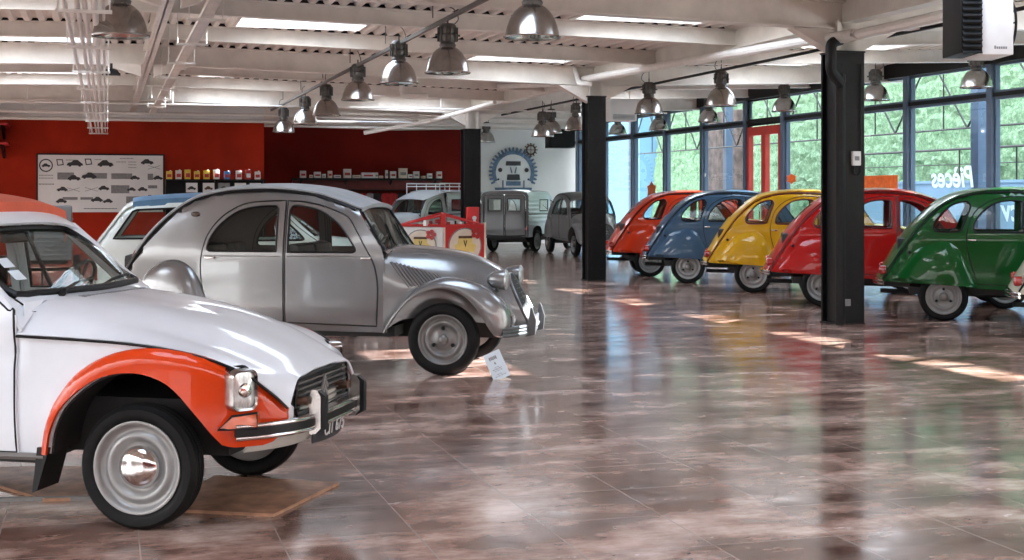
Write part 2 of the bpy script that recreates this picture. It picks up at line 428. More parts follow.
F2 = [((1.885, .345, .655), (1.858, .36, .62), (1.85, .37, .57)),
      ((1.95, .44, .70), (1.925, .47, .655), (1.92, .50, .56)),
      ((2.03, .545, .725), (2.02, .585, .665), (2.03, .62, .53)),
      ((2.13, .64, .735), (2.13, .71, .665), (2.14, .74, .50)),
      ((2.26, .712, .738), (2.26, .785, .665), (2.27, .80, .465)),
      ((2.40, .738, .738), (2.41, .825, .66), (2.42, .825, .42)),
      ((2.545, .705, .738), (2.58, .81, .655), (2.58, .80, .37)),
      ((2.665, .61, .735), (2.76, .745, .645), (2.74, .74, .31)),
      ((2.755, .48, .725), (2.895, .64, .62), (2.86, .64, .28)),
      ((2.80, .40, .705), (2.965, .52, .585), (2.93, .53, .26)),
      ((2.84, .345, .68), (2.975, .42, .56), (2.96, .44, .25)),
      ((2.88, .325, .64), (2.93, .345, .53), (2.93, .36, .24))]
RF_ARC = [(-.40, .475), (-.375, .62), (-.34, .75), (-.26, .87), (-.14, .945), (0.0, .968), (.12, .925), (.21, .83), (.28, .68), (.34, .53), (.385, .42)]
def rear_fender(bulge=.115, pre=None):
    A_ = (pre + RF_ARC[5:]) if pre else RF_ARC
    arc = [(p.x, p.y) for p in cr(V2(A_), 5)]
    out = arc + [(.1, .432), (-.15, .445)]
    c = (-.01, .46)
    rr = {}
    def rho(s, z):
        a = math.atan2(z-c[1], s-c[0]); best = .45
        # ray to arc
        for (x0, z0), (x1, z1) in zip(arc, arc[1:]):
            a0 = math.atan2(z0-c[1], x0-c[0]); a1 = math.atan2(z1-c[1], x1-c[0])
            if min(a0, a1)-1e-6 <= a <= max(a0, a1)+1e-6 and abs(a0-a1) < 1:
                f = (a-a0)/(a1-a0) if a1 != a0 else 0
                best = math.hypot(x0+(x1-x0)*f-c[0], z0+(z1-z0)*f-c[1]); break
        return min(1, math.hypot(s-c[0], z-c[1])/best)
    def fm(s, z): return Vector((s, -(interp(W2, s) - .004 + bulge*max(0, 1-rho(s, z)**2.2)**(.72 if pre else .5)), z))
    return panel(out, [], fm, .035, .01, 'rear_fender')
def build_2cv(six=True):
    parts = []
    R = .29 if six else .305
    # doors
    if six:
        rd = V2([(.99, 1.512), (.80, 1.515), (.63, 1.49), (.47, 1.42), (.355, 1.31), (.29, 1.16), (.264, 1.03), (.27, .90), (.30, .76), (.345, .60), (.39, .45)])
        rw = V2([(.90, 1.46), (.77, 1.465), (.61, 1.435), (.475, 1.345), (.375, 1.22), (.345, 1.12), (.37, 1.08)])
        rwb = V2([(.93, 1.08), (.93, 1.44)])
        qw = [(p.x, p.y) for p in cr(V2([(.20, 1.445), (.275, 1.455), (.318, 1.40), (.275, 1.28), (.225, 1.15), (.18, 1.092), (-.04, 1.085), (-.11, 1.115), (-.10, 1.20), (.01, 1.335), (.10, 1.41)]), 5, True)]
        ft = [(1.005, 1.512), (1.15, 1.495), (1.30, 1.455), (1.43, 1.405)]
        fwt = [(1.035, 1.44), (1.07, 1.46), (1.16, 1.45), (1.315, 1.40)]
    else:
        rd = V2([(.99, 1.480), (.80, 1.476), (.60, 1.448), (.41, 1.335), (.29, 1.172), (.243, .98), (.242, .83), (.265, .68), (.30, .56), (.345, .47), (.39, .44)])
        rw = V2([(.90, 1.435), (.76, 1.43), (.57, 1.39), (.41, 1.275), (.325, 1.16), (.295, 1.07), (.32, 1.04)])
        rwb = V2([(.925, 1.04), (.925, 1.41)])
        qw = None
        ft = [(1.005, 1.480), (1.15, 1.470), (1.30, 1.440), (1.43, 1.395)]
        fwt = [(1.03, 1.40), (1.06, 1.435), (1.15, 1.43), (1.315, 1.385)]
    rdo = [(p.x, p.y) for p in cr(rd, 4)] + [(.99, .43)]
    rwo = [(p.x, p.y) for p in cr(rw, 5)] + [(p.x, p.y) for p in rwb]
    fdo = [(1.005, .43)] + [(p.x, p.y) for p in cr(V2(ft+[(1.55, 1.335), (1.63, 1.21), (1.71, 1.07), (1.78, .94), (1.81, .80), (1.815, .65), (1.80, .40)]), 4)]
    fwo = [(1.03, 1.035)] + [(p.x, p.y) for p in cr(V2(fwt+[(1.46, 1.285), (1.565, 1.15), (1.62, 1.06), (1.60, 1.035)]), 5)]
    def shrink(poly, g):
        cx = sum(p[0] for p in poly)/len(poly); cy = sum(p[1] for p in poly)/len(poly); out = []; n = len(poly)
        for i in range(n):
            a = Vector(poly[i-1]); b = Vector(poly[i]); c = Vector(poly[(i+1) % n]); d = (c-a)
            if d.length < 1e-6: out.append(tuple(b)); continue
            nn = Vector((-d.y, d.x)).normalized()
            if nn.dot(Vector((cx, cy))-b) < 0: nn = -nn
            out.append(tuple(b+nn*g))
        return out
    body = RAILC + [(p.x, p.y) for p in cr(V2([(1.63, 1.395), (1.74, 1.22), (1.845, 1.07)]), 3)] + [(1.875, .95), (1.89, .70), (1.89, .345), (1.4, .355), (.39, .395), (-.1, .43), (-.735, .468)]
    holes = [rdo, fdo] + ([qw] if qw else [])
    side = [P('side_panel', panel(body, holes, m2(), .05, .014, 'side_panel'), 'paint')]
    def door(nm, o, w, hx):
        d = panel(shrink(o, .007), [w], m2(-.004), .05, .02, nm)
        pane = panel(shrink(w, -.004), [], m2(.012), .08, .004, 'window_pane')
        bm = NB(); box(bm, hx-.045, hx+.045, -y2cv(hx, .985)-.035, -y2cv(hx, .985)-.018, .975, .995, bev=.006); box(bm, hx+.02, hx+.04, -y2cv(hx, .985)-.025, -y2cv(hx, .985)+.01, .975, .995)
        crease = NB(); x0 = min(p[0] for p in o)+.02; x1 = max(p[0] for p in o)-.03
        tube(crease, [m2(-.003)(x0+(x1-x0)*k/12, 1.0) for k in range(13)], .004, 5)
        return P(nm, d, 'paint', P('window_pane', pane, 'glass'), seal_tube(w, m2(-.003), .009 if not six else .012, mat='sealcol'), P('door_handle', finish(bm, 'door_handle'), 'chrome'), P('belt_crease', finish(crease, 'belt_crease'), 'paint'))
    side += [door('rear_door', rdo, rwo, .33), door('front_door', fdo, fwo, 1.72)]
    side += [seal_tube(rdo, m2(.0), .006, 'door_gap', 'sealcol'), seal_tube(fdo, m2(.0), .006, 'door_gap', 'sealcol')]
    if qw:
        side += [P('quarter_window', panel(qw, [], m2(.01), .08, .004, 'quarter_window'), 'glass'), seal_tube(qw, m2(-.003), .012, 'quarter_seal', 'sealcol')]
        bm = NB(); lathe(bm, [(.022, 0), (.022, .02), (.014, .03), (0, .032)], 12, 'y', Matrix.Translation((-.40, -interp(W2, -.4)+.005, .83)) @ Matrix.Rotation(PI, 4, 'X')); recalc(bm); side.append(P('side_reflector', finish(bm, 'r'), 'seal'))
    else:
        bm = NB(); lathe(bm, [(.03, 0), (.03, .015), (.02, .03), (0, .034)], 14, 'y', Matrix.Translation((.17, -y2cv(.17, 1.36)+.004, 1.36)) @ Matrix.Rotation(PI, 4, 'X') @ Matrix.Diagonal((1.4, 1, .8, 1))); recalc(bm); side.append(P('side_lamp', finish(bm, 'l'), 'browncap'))
    side.append(P('rear_fender', rear_fender(.115 if six else .125, [(-.62, .478), (-.52, .62), (-.40, .77), (-.28, .885)] if six else None), 'paint'))
    bm = NB(); tube(bm, [m2(.006)(s, z-.020) for s, z in RAILC[1:]], .011 if six else .014, 6); side.append(P('roof_rail', finish(bm, 'roof_rail'), 'sealcol'))
    side.append(P('front_fender', fender_loft(F2), 'paint'))
    # wheels
    for s0 in (0, 2.4):
        ty, ri, sub = wheel_parts(R, side=-1, cap=.058 if six else .045, lugs=True, hub='hub')
        o = []
        for nm, me, mk in (('tyre', ty, 'rubber'), ('rim', ri, 'rimpaint')):
            o.append(me)
        def shift(me):
            me.transform(Matrix.Translation((s0, -.632, R))); return me
        sub = [(n, shift(m_), k, q) for n, m_, k, q in sub]
        side.append(P('wheel', shift(ty), 'rubber', P('rim', shift(ri), 'rimpaint'), *sub))
    # bonnet louvres, bulge line
    bm = NB()
    for k in range(12):
        f = k/11; t0 = Vector((1.915+.385*f, .955-.105*f)); t1 = Vector((2.08+.30*f, .74+.045*f))
        a, b = t0, t0.lerp(t1, 1-.45*max(0, f-.4))
        tube(bm, [Vector((p.x, -hood_side(p.x, p.y)-.018, p.y)) for p in (a, a.lerp(b, .5), b)], .012, 6)
    if not six: side.append(P('bonnet_louvre', finish(bm, 'louvre'), 'paint'))
    bm = NB(); tube(bm, [Vector((s, -hood_side(s, z)-.001, z)) for s, z in ((1.885, .93), (1.93, .86), (1.98, .78), (2.03, .70), (2.06, .64))], .006, 5)
    side.append(P('bonnet_gap', finish(bm, 'gap'), 'sealcol'))
    # headlamp
    bm = NB(); prof = [(.0, -.15), (.035, -.14), (.065, -.10), (.083, -.04), (.088, .01), (.088, .02)]
    mt = Matrix.Translation((2.875, -.415, .80))
    lathe(bm, [(r, h) for r, h in prof], 24, 'x', mt); tube(bm, [(2.82, -.40, .74), (2.80, -.30, .68)], .018, 8); recalc(bm); hl = finish(bm, 'headlamp', ang=60)
    bm = NB(); lathe(bm, [(.088, .018), (.092, .026), (.086, .034), (.05, .05), (0, .055)], 24, 'x', mt); recalc(bm)
    side.append(P('headlamp', hl, 'lamp_shell', P('lamp_lens', finish(bm, 'lens', ang=60), 'lens')))
    # tail lamp
    bm = NB(); lathe(bm, [(.055, -.03), (.055, .035), (.04, .055), (0, .06)], 16, 'x', Matrix.Translation((-.71, -.50, .60)) @ Matrix.Rotation(PI, 4, 'Z')); recalc(bm)
    side.append(P('tail_lamp', finish(bm, 'tail'), 'redlens'))
    parts += both(side)
    # roof / tail
    pr = [Vector((p.x, p.y)) for p in cr(V2([(a, b) for a, b in RAIL]), 5)]
    crown = [(-.74, .07), (-.4, .09 if six else .13), (0, .06), (.4, .035), (1.6, .04)]
    def strip(i0, i1, holef=None, inset=0, nm='roof', cols=18):
        rows = []
        for i in range(i0, i1+1):
            p = pr[i]; a = pr[max(0, i-1)]; b = pr[min(len(pr)-1, i+1)]; d = (b-a).normalized(); n = Vector((-d.y, d.x))
            wr = y2cv(p.x, p.y-.012)-.006
            row = []
            for j in range(cols+1):
                q = -1+2*j/cols; o = interp(crown, p.x)*(1-abs(q)**2.6)-inset
                row.append(Vector((p.x+n.x*o, q*wr, p.y+n.y*o)))
            rows.append(row)
        return rows
    NP = len(pr)-1
    kz = min(range(len(pr)), key=lambda i: abs(pr[i].y-1.02)); kw = min(range(len(pr)), key=lambda i: abs(pr[i].y-1.13)); kx = min(range(len(pr)), key=lambda i: abs(pr[i].y-1.36))
    bm = NB(); grid(bm, strip(0, kz)); solid(bm, -.012); parts.append(P('boot_lid', finish(bm, 'boot', ang=50), 'paint'))
    bm = NB(); r = strip(kz, kx); R_ = [[bm.verts.new(p) for p in row] for row in r]
    for i in range(len(R_)-1):
        for j in range(18):
            if kw-kz <= i < len(R_)-1 and 4 <= j < 14: continue
            bm.faces.new((R_[i][j], R_[i+1][j], R_[i+1][j+1], R_[i][j+1]))
    solid(bm, -.012); parts.append(P('rear_panel', finish(bm, 'rp', ang=50), 'roofpaint'))
    bm = NB(); r = strip(kw, kx, inset=.006); grid(bm, [row[4:15] for row in r]); solid(bm, -.004); parts.append(P('rear_window', finish(bm, 'rw', ang=50), 'glass'))
    bm = NB(); r = strip(kx, NP)
    last = [Vector((p.x+.05, p.y*.99, p.z-.012)) for p in r[-1]]; r.append(last); r.append([Vector((p.x-.004, p.y, p.z-.02)) for p in last])
    grid(bm, r); solid(bm, -.014); parts.append(P('canvas_roof', finish(bm, 'roof', ang=50), 'roofpaint'))
    # windscreen
    top = [Vector((1.635+.02*(1-q*q), q*.50, 1.408+.015*(1-q*q))) for q in [-1+.2*k for k in range(11)]]
    bot = [Vector((1.86+.03*(1-q*q), q*.565, 1.055+.012*(1-q*q))) for q in [-1+.2*k for k in range(11)]]
    bm = NB(); grid(bm, [top, bot]); solid(bm, -.004); g_ = finish(bm, 'ws')
    bm = NB(); tube(bm, top + bot[::-1], .012, 6, closed=True); wsf = finish(bm, 'wsf')
    parts.append(P('windscreen', g_, 'glass', P('windscreen_frame', wsf, 'sealcol')))
    bm = NB(); rows = [[p+Vector((-.012, 0, -.004)) for p in bot], [Vector((1.90, p.y*1.02, 1.068-.05*abs(p.y/.58)**3)) for p in bot]]
    grid(bm, rows); solid(bm, -.01); parts.append(P('scuttle', finish(bm, 'sc'), 'paint'))
    for yy in (-.28, .12):
        bm = NB(); tube(bm, [(1.90, yy, 1.09), (1.875, yy+.02, 1.10), (1.76, yy+.16, 1.27)], .007, 6); parts.append(P('wiper', finish(bm, 'wiper'), 'seal'))
    parts.append(P('bonnet', hood2cv(), 'paint'))
    # grille
    bm = NB(); n = 9
    def gy(z): return interp([(.36, .215), (.46, .235), (.60, .235), (.72, .195), (.80, .13), (.84, .03)], z)
    rows = []
    for k in range(14):
        z = .37+.46*k/13; y = gy(z); s = 2.84+.50*(.84-z)+.012
        rows.append([Vector((s+.02*(1-q*q), q*y, z)) for q in [-1, -.6, -.2, .2, .6, 1]])
    grid(bm, rows); solid(bm, -.01); grl = finish(bm, 'grille')
    bars = NB()
    for k in range(11):
        z = .40+.038*k; y = gy(z)-.012; s = 2.84+.50*(.84-z)+.018
        tube(bars, [(s+.02*(1-q*q), q*y, z) for q in [-1, -.5, 0, .5, 1]], .006, 5)
    rim_ = NB(); tube(rim_, [Vector((2.84+.50*(.84-z)+.022, y, z)) for z, y in [(.38+.45*k/10, -gy(.38+.45*k/10)) for k in range(11)] + [(.83-.45*k/10, gy(.83-.45*k/10)) for k in range(11)]], .012, 6, closed=True)
    ch = NB()
    for dz in (0, .055): tube(ch, [(3.02-.5*dz, -.05, .555+dz), (3.0-.5*dz, 0, .60+dz), (3.02-.5*dz, .05, .555+dz)], .008, 5)
    parts.append(P('grille', grl, 'inner', P('grille_bars', finish(bars, 'bars'), 'grillebar'), P('grille_rim', finish(rim_, 'rim'), 'grillebar'), P('chevron_badge', finish(ch, 'chev'), 'chrome')))
    # bumpers
    bm = NB()
    pth = [Vector((2.90-.0*abs(q), q*.66, .365)) if abs(q) > .99 else Vector((3.08-.17*abs(q)**2.4, q*.66, .365)) for q in [-1+.1*k for k in range(21)]]
    for a in (-.028, .0, .028): tube(bm, [p+Vector((0, 0, a)) for p in pth], .02, 8)
    fb = finish(bm, 'bumper', ang=60); sub = []
    for yy in (-.27, .27):
        b2 = NB(); prism(b2, [(3.05, .30), (3.13, .32), (3.14, .44), (3.105, .55), (3.09, .55), (3.075, .43)], yy-.018, yy+.018); recalc(b2); sub.append(P('overrider', finish(b2, 'over'), 'bumperpaint'))
    b2 = NB(); box(b2, 3.085, 3.095, -.23, .23, .36, .47); sub.append(P('number_plate', finish(b2, 'plate'), 'ink'))
    parts.append(P('front_bumper', fb, 'bumperpaint', *sub))
    bm = NB(); pth = [Vector((-.83+.12*abs(q)**3, q*.66, .455)) for q in [-1+.1*k for k in range(21)]]
    for a in (-.018, .018): tube(bm, [p+Vector((0, 0, a)) for p in pth], .016, 8)
    for yy in (-.3, .3): tube(bm, [(-.82, yy, .45), (-.6, yy, .42)], .014, 6)
    parts.append(P('rear_bumper', finish(bm, 'rb', ang=60), 'chrome'))
    # chassis and inside
    bm = NB(); box(bm, -.40, 1.95, -.55, .55, .31, .40); box(bm, -.70, -.40, -.5, .5, .40, .46); box(bm, 1.9, 2.86, -.22, .22, .28, .62); box(bm, 2.33, 2.47, -.56, .56, .26, .33); box(bm, -.07, .07, -.56, .56, .26, .34)
    tube(bm, [(-.75, .2, .30), (.3, .25, .27), (1.4, .25, .25)], .03, 8)
    box(bm, 1.82, 1.88, -.52, .52, .38, 1.0)
    recalc(bm); parts.append(P('chassis', finish(bm, 'chassis'), 'inner'))
    parts += seats(.28, 1.12, .5, 1.10)
    bm = NB(); box(bm, -.55, .02, -.5, .5, .55, 1.0, bev=.05); parts.append(P('luggage_shelf', finish(bm, 'shelf'), 'inner'))
    bm = NB(); box(bm, 1.70, 1.82, -.52, .52, .86, 1.03, bev=.03); parts.append(P('dashboard', finish(bm, 'dash'), 'inner'))
    parts.append(steering(1.60, .27, 1.02))
    return parts
def car(name, label, cat, parts, mats, near, phi, sref, track=.632, group=None, side=-1):
    # near: ground point of the wheel at sref on the given side
    h = Vector((math.cos(math.radians(phi)), math.sin(math.radians(phi)), 0)); n = Vector((-h.y, h.x, 0))
    loc = Vector((near[0], near[1], 0)) - h*sref - n*(side*track)
    e = empty(name, label, cat, loc, math.radians(phi), group)
    place_parts(parts, mats, e); return e
def cm(paintm, roof=None, seal='seal', rim='rim', bumper='chrome', grille='chrome', shell=None, hub='rimdark'):
    return dict(paint=paintm, roofpaint=roof or paintm, sealcol=seal, rimpaint=rim, bumperpaint=bumper, grillebar=grille, lamp_shell=shell or paintm, hub=hub, ink='ink')
CLASSIC = build_2cv(False)
SIX = build_2cv(True)
M['browncap'] = flat('brown_lens', (.06, .03, .02), .25)
silver = flat('silver_grey_paint', (.25, .25, .252), .25, .62, .6, .05, 3)
c = car('economy_saloon', 'silver grey rounded saloon with bonnet louvres behind the orange and white car', 'car', CLASSIC,
        cm(silver, flat('grey_canvas', (.36, .38, .40), .55, .1), rim='rimdark', bumper=flat('grey_bumper', (.14, .145, .15), .3, .6), grille='rimdark', hub='rimdark'), (-.577, 11.89), -9, 2.4)
for ch_ in c.children:
    if ch_.name.startswith('front_bumper'):
        text('plate_lettering', '654', .09, 'white', ch_, (3.099, 0, .415), (PI/2, 0, PI/2))
CARS = [
 ('orange_red', (.58, .035, .006), 'glossy orange-red rounded saloon, farthest of the row parked along the glazed wall', (2.60, 26.4), 0),
 ('blue', (.035, .08, .14), 'slate blue rounded saloon parked between the orange-red one and the yellow one', (3.06, 24.35), -6),
 ('yellow', (.60, .33, .006), 'mustard yellow rounded saloon with maroon window trim in the row by the glazed wall', (3.79, 22.0), -9),
 ('red', (.40, .006, .006), 'crimson rounded saloon partly hidden behind the broad black pillar', (4.28, 19.3), -10),
 ('green', (.002, .080, .012), 'dark green rounded saloon with black window seals, nearest whole car of the glazed wall row', (5.27, 17.1), -15)]
maroon = flat('maroon_seal', (.10, .01, .012), .4)
for nm, colr, lab, pos, ph in CARS:
    pm = paint(nm+'_paint', colr, .18)
    car('economy_saloon', lab, 'car', SIX, cm(pm, seal=maroon if nm in ('yellow', 'red') else 'seal', rim='rim'), pos, ph, 0, group='colourful saloons parked along the glazed wall')
pm = paint('cream_paint', (.62, .58, .48), .2)
car('economy_saloon', 'car before the green one at the right edge, showing only tail lamp and bumper', 'car', SIX, cm(pm), (6.10, 14.75), -18, 0, group='colourful saloons parked along the glazed wall')
greyp = paint('matt_grey_paint', (.16, .155, .155), .45, 0, .2)
car('economy_saloon', 'dull grey rounded saloon facing the room beside the pale van in the far corner', 'car', CLASSIC, cm(greyp, greyp, rim='rimdark', bumper='rimdark', grille='rimdark'), (1.60, 35.2), -76, 2.4)

# ------------------------------------------------------------------ square-nosed hatchback (orange and white)
RAILD = [(-.76, .42), (-.77, .62), (-.74, .86), (-.62, .99), (-.42, 1.17), (-.24, 1.315), (-.06, 1.41), (.2, 1.455), (.7, 1.475), (1.1, 1.445), (1.27, 1.41), (1.36, 1.365)]
RDC = [(p.x, p.y) for p in cr(V2(RAILD), 5)]
RDF = sorted(RDC)
WD = [(-.8, .60), (-.5, .66), (0, .695), (1.0, .705), (2.5, .70), (2.7, .685), (2.85, .64), (2.95, .58), (3.05, .47), (3.1, .42)]
def ydy(s, z):
    w = interp(WD, s)
    if z > .95: w -= .30*(z-.95)**1.15
    if z < .6: w -= .02*((.6-z)/.25)**2
    w -= .012*math.exp(-((z-.80)/.05)**2) if s < 1.8 else 0
    rz = interp(RDF, s)
    if s > 1.2: rz = 9
    return w - roundin(rz-z, .05)
def md(off=0.0): return m2(off, ydy)
def build_dyane(steep=False):
    global RDC, RDF
    if steep:
        RDC = [(p.x, p.y) for p in cr(V2([(-.76, .42), (-.78, .62), (-.76, .90), (-.67, 1.05), (-.56, 1.20), (-.46, 1.33), (-.34, 1.41), (-.1, 1.44), (.2, 1.46), (.7, 1.475), (1.1, 1.445), (1.27, 1.41), (1.36, 1.365)]), 5)]; RDF = sorted(RDC)
    parts = []; side = []; R = .286
    def C(l, n=4): return [(p.x, p.y) for p in cr(V2(l), n)]
    rdo = [(.985, .33), (.985, 1.425)] + C([(.80, 1.425), (.50, 1.40), (.33, 1.30), (.24, 1.12), (.22, .95), (.24, .80), (.31, .62), (.38, .45), (.43, .33)])
    fdo = [(1.0, .33), (1.0, 1.425)] + C([(1.15, 1.41), (1.30, 1.365), (1.38, 1.31), (1.52, 1.17), (1.66, 1.06), (1.755, .99), (1.79, .94), (1.79, .33)])
    rwo = C([(.93, 1.0), (.93, 1.385)], 1) + C([(.80, 1.385), (.52, 1.36), (.38, 1.27), (.31, 1.13), (.29, 1.0)])
    fwo = C([(1.04, 1.0), (1.04, 1.385)], 1) + C([(1.15, 1.37), (1.28, 1.33), (1.40, 1.22), (1.53, 1.10), (1.60, 1.02), (1.58, 1.0)])
    qwo = C([(-.24, 1.03), (.05, 1.03), (.10, 1.06), (.19, 1.27), (.18, 1.34), (.10, 1.36), (.0, 1.32), (-.10, 1.23), (-.26, 1.07)], 3)
    if steep: qwo = [(-.56, 1.03), (-.35, 1.34), (-.30, 1.36), (.17, 1.38), (.20, 1.36), (.0, 1.03)]
    arch_r = C([(-.36, .33), (-.33, .46), (-.25, .58), (-.12, .65), (.02, .66), (.15, .61), (.25, .50), (.29, .40), (.31, .33)])
    body = RDC + C([(1.40, 1.33), (1.56, 1.18), (1.74, 1.035)], 2) + [(1.80, .96), (1.80, .31), (.5, .31), (.31, .32)] + arch_r[::-1] + [(-.5, .36)]
    side.append(P('side_panel', panel(body, [rdo, fdo, qwo], md(), .05, .014, 'side_panel'), 'paint'))
    def shr(poly, g):
        cx = sum(p[0] for p in poly)/len(poly); cy = sum(p[1] for p in poly)/len(poly)
        return [(x+(cx-x)*g/max(.2, math.hypot(cx-x, cy-y)), y+(cy-y)*g/max(.2, math.hypot(cx-x, cy-y))) for x, y in poly]
    def door(nm, o, w, hx):
        d = panel(shr(o, .008), [w], md(-.002), .05, .02, nm)
        pane = panel(shr(w, -.004), [], md(.012), .08, .004, 'window_pane')
        bm = NB(); box(bm, hx-.06, hx+.06, -.745, -.725, .84, .865, bev=.006); box(bm, hx-.05, hx-.03, -.73, -.69, .845, .86)
        return P(nm, d, 'paint', P('window_pane', pane, 'glass'), seal_tube(w, md(-.003), .012), P('door_handle', finish(bm, 'h'), 'chrome'))
    side += [door('rear_door', rdo, rwo, .40), door('front_door', fdo, fwo, 1.2), P('quarter_window', panel(qwo, [], md(.01), .08, .004, 'q'), 'glass'), seal_tube(qwo, md(-.003), .012, 'quarter_seal')]
    side += [seal_tube(rdo, md(.002), .006, 'door_gap'), seal_tube(fdo, md(.002), .006, 'door_gap')]
    # sill
    bm = NB(); tube(bm, [md(.0)(s, .315) for s in (.35, .8, 1.3, 1.8, 1.93)], .018, 6); side.append(P('sill_strip', finish(bm, 'sill'), 'rimdark'))
    # white wing behind the coloured fender
    arch = C([(1.955, .33), (1.985, .45), (2.057, .57), (2.217, .687), (2.40, .722), (2.563, .675), (2.687, .55), (2.76, .45), (2.80, .40)])
    edge = C([(1.80, .872), (2.152, .860), (2.442, .841), (2.695, .798), (2.882, .720), (2.985, .622), (3.042, .545)], 3)
    wing = [(1.80, .31), (1.80, .86)] + [(s, z-.006) for s, z in edge] + [(3.04, .42), (2.90, .40)] + [(s, z) for s, z in arch[::-1]]
    kf = lambda s: interp([(2.60, 0), (2.72, .006), (2.80, .018), (2.88, .04), (2.95, .055), (3.05, .055)], s)
    side.append(P('wing', panel(wing, [], lambda s, z: md(.012+kf(s))(s, z), .05, .012, 'wing'), 'paint'))
    bm = NB(); tube(bm, [md(.002)(s, z) for s, z in edge], .007, 6); side.append(P('bonnet_gap', finish(bm, 'gap'), 'seal'))
    # coloured fender: outline between arch and outer curve
    outer = C([(1.915, .33), (1.95, .47), (2.015, .60), (2.13, .725), (2.30, .808), (2.50, .832), (2.72, .796), (2.88, .712), (2.97, .622), (3.03, .55)])
    fo = outer + C([(3.035, .50), (3.02, .44), (2.98, .395)], 3) + C([(2.95, .385), (2.85, .385), (2.80, .40)], 3) + arch[::-1][1:]
    def fm(s, z):
        dd = 9
        for (xa, za), (xb, zb) in zip(outer, outer[1:]):
            L = (xb-xa)**2+(zb-za)**2; t = max(0, min(1, ((s-xa)*(xb-xa)+(z-za)*(zb-za))/L)); dd = min(dd, math.hypot(s-xa-t*(xb-xa), z-za-t*(zb-za)))
        k_ = kf(s)
        return md(k_-.004-.034*math.sqrt(max(0, 1-(1-min(1, dd/.07))**2)))(s, z)
    side.append(P('front_fender', panel(fo, [], fm, .022, .02, 'front_fender'), 'fenderpaint'))
    # dark wheel-arch liner
    bm = NB(); rows = [[md(.02)(s, z), Vector((s, -.42, z+.02))] for s, z in arch]; grid(bm, rows); solid(bm, .01); side.append(P('arch_liner', finish(bm, 'liner'), 'inner'))
    bm = NB(); prism(bm, [(1.90, .36), (1.96, .36), (1.90, .16), (1.875, .15)], -.69, -.50); recalc(bm); side.append(P('mud_flap', finish(bm, 'flap'), 'seal'))
    # wheels
    for s0 in (0, 2.4):
        ty, ri, sub = wheel_parts(R, side=-1, cap=.098, hub='chrome')
        T = Matrix.Translation((s0, -.632, R))
        for m_ in (ty, ri, sub[0][1]): m_.transform(T)
        side.append(P('wheel', ty, 'rubber', P('rim', ri, 'rimpaint'), *sub))
    # headlamp: rounded rectangle
    bm = NB(); mt = Matrix.Translation((2.868, -.618, .645)) @ Matrix.Rotation(math.radians(-33), 4, 'Z')
    def rr(hy, hz, r=.035, n=4):
        o = []
        for cy, cz, a0 in ((hy-r, hz-r, 0), (-hy+r, hz-r, 90), (-hy+r, -hz+r, 180), (hy-r, -hz+r, 270)):
            for k in range(n+1):
                a = math.radians(a0+90*k/n); o.append((cy+r*math.cos(a), cz+r*math.sin(a)))
        return o
    L1 = rr(.068, .095); 
    rings = [[mt @ Vector((x, y*k, z*k)) for y, z in L1] for x, k in ((-.045, .97), (-.02, 1.0), (.035, 1.0), (.045, .96), (.04, .86), (.025, .84))]
    rows = [r + [r[0]] for r in rings]; grid(bm, rows); solid(bm, .004); hs = finish(bm, 'hs', ang=50)
    bm = NB(); L2 = rr(.058, .082); A = [bm.verts.new(mt @ Vector((.030, y, z))) for y, z in L2]; c0 = bm.verts.new(mt @ Vector((.046, 0, 0)))
    for i in range(len(A)): bm.faces.new((A[i], A[(i+1) % len(A)], c0))
    Bk = [bm.verts.new(mt @ Vector((.01, y, z))) for y, z in L2]; bm.faces.new(Bk)
    for i in range(len(A)): bm.faces.new((A[i], Bk[i], Bk[(i+1) % len(A)], A[(i+1) % len(A)]))
    recalc(bm); bulb = NB(); lathe(bulb, [(.035, 0), (.03, .012), (0, .02)], 14, 'x', mt @ Matrix.Translation((.038, 0, 0))); recalc(bulb)
    bz = NB(); tube(bz, [mt @ Vector((-.035, y*1.02, z*1.02)) for y, z in L1], .010, 6, closed=True)
    side.append(P('headlamp', hs, 'alu', P('lamp_seal', finish(bz, 'bz'), 'seal'), P('lamp_lens', finish(bm, 'lens', ang=60), 'lens'), P('lamp_bulb', finish(bulb, 'bulb'), 'chrome')))
    # indicator
    bm = NB(); sg = [(2.80, .475), (2.955, .475), (2.955, .545), (2.86, .535)]
    me = panel(sg, [], md(-.052), .04, .03, 'indicator'); sgf = NB(); tube(sgf, [md(-.056)(s, z) for s, z in sg], .006, 5, closed=True)
    side.append(P('indicator_lamp', me, 'orangelens', P('lamp_rim', finish(sgf, 'r'), 'seal')))
    bm = NB(); box(bm, -.775, -.74, -.62, -.52, .55, .72, bev=.008); side.append(P('tail_lamp', finish(bm, 't'), 'redlens'))
    parts += both(side)
    # bonnet
    rows = []
    for s, c0, sh, she, e, ez in ((1.80, 1.035, .57, .985, .69, .875), (2.15, .995, .54, .940, .695, .862), (2.44, .942, .50, .885, .69, .841), (2.70, .862, .46, .808, .66, .792), (2.88, .782, .42, .730, .605, .712), (2.98, .725, .39, .690, .53, .622), (3.045, .680, .355, .662, .475, .545)):
        half = [(s, 0, c0), (s, sh*.35, c0+.002), (s, sh*.7, c0-.008), (s, sh, she), (s, sh+(e-sh)*.5, she-(she-ez)*.38), (s, e, ez)]
        full = [(a, -b, c_) for a, b, c_ in half[::-1]] + half[1:]
        rows.append(cr(full, 3))
    rows = [list(r) for r in zip(*[cr(c_, 4) for c_ in zip(*rows)])]
    bm = NB(); grid(bm, rows); solid(bm, -.01)
    parts.append(P('bonnet', finish(bm, 'bonnet', ang=30), 'paint'))
    for yy in (-.02,):
        bm = NB()
        for k in range(18): box(bm, 1.90, 1.94, -.32+.036*k, -.30+.036*k, 1.026, 1.035)
        parts.append(P('air_vent', finish(bm, 'vent'), 'greyink'))
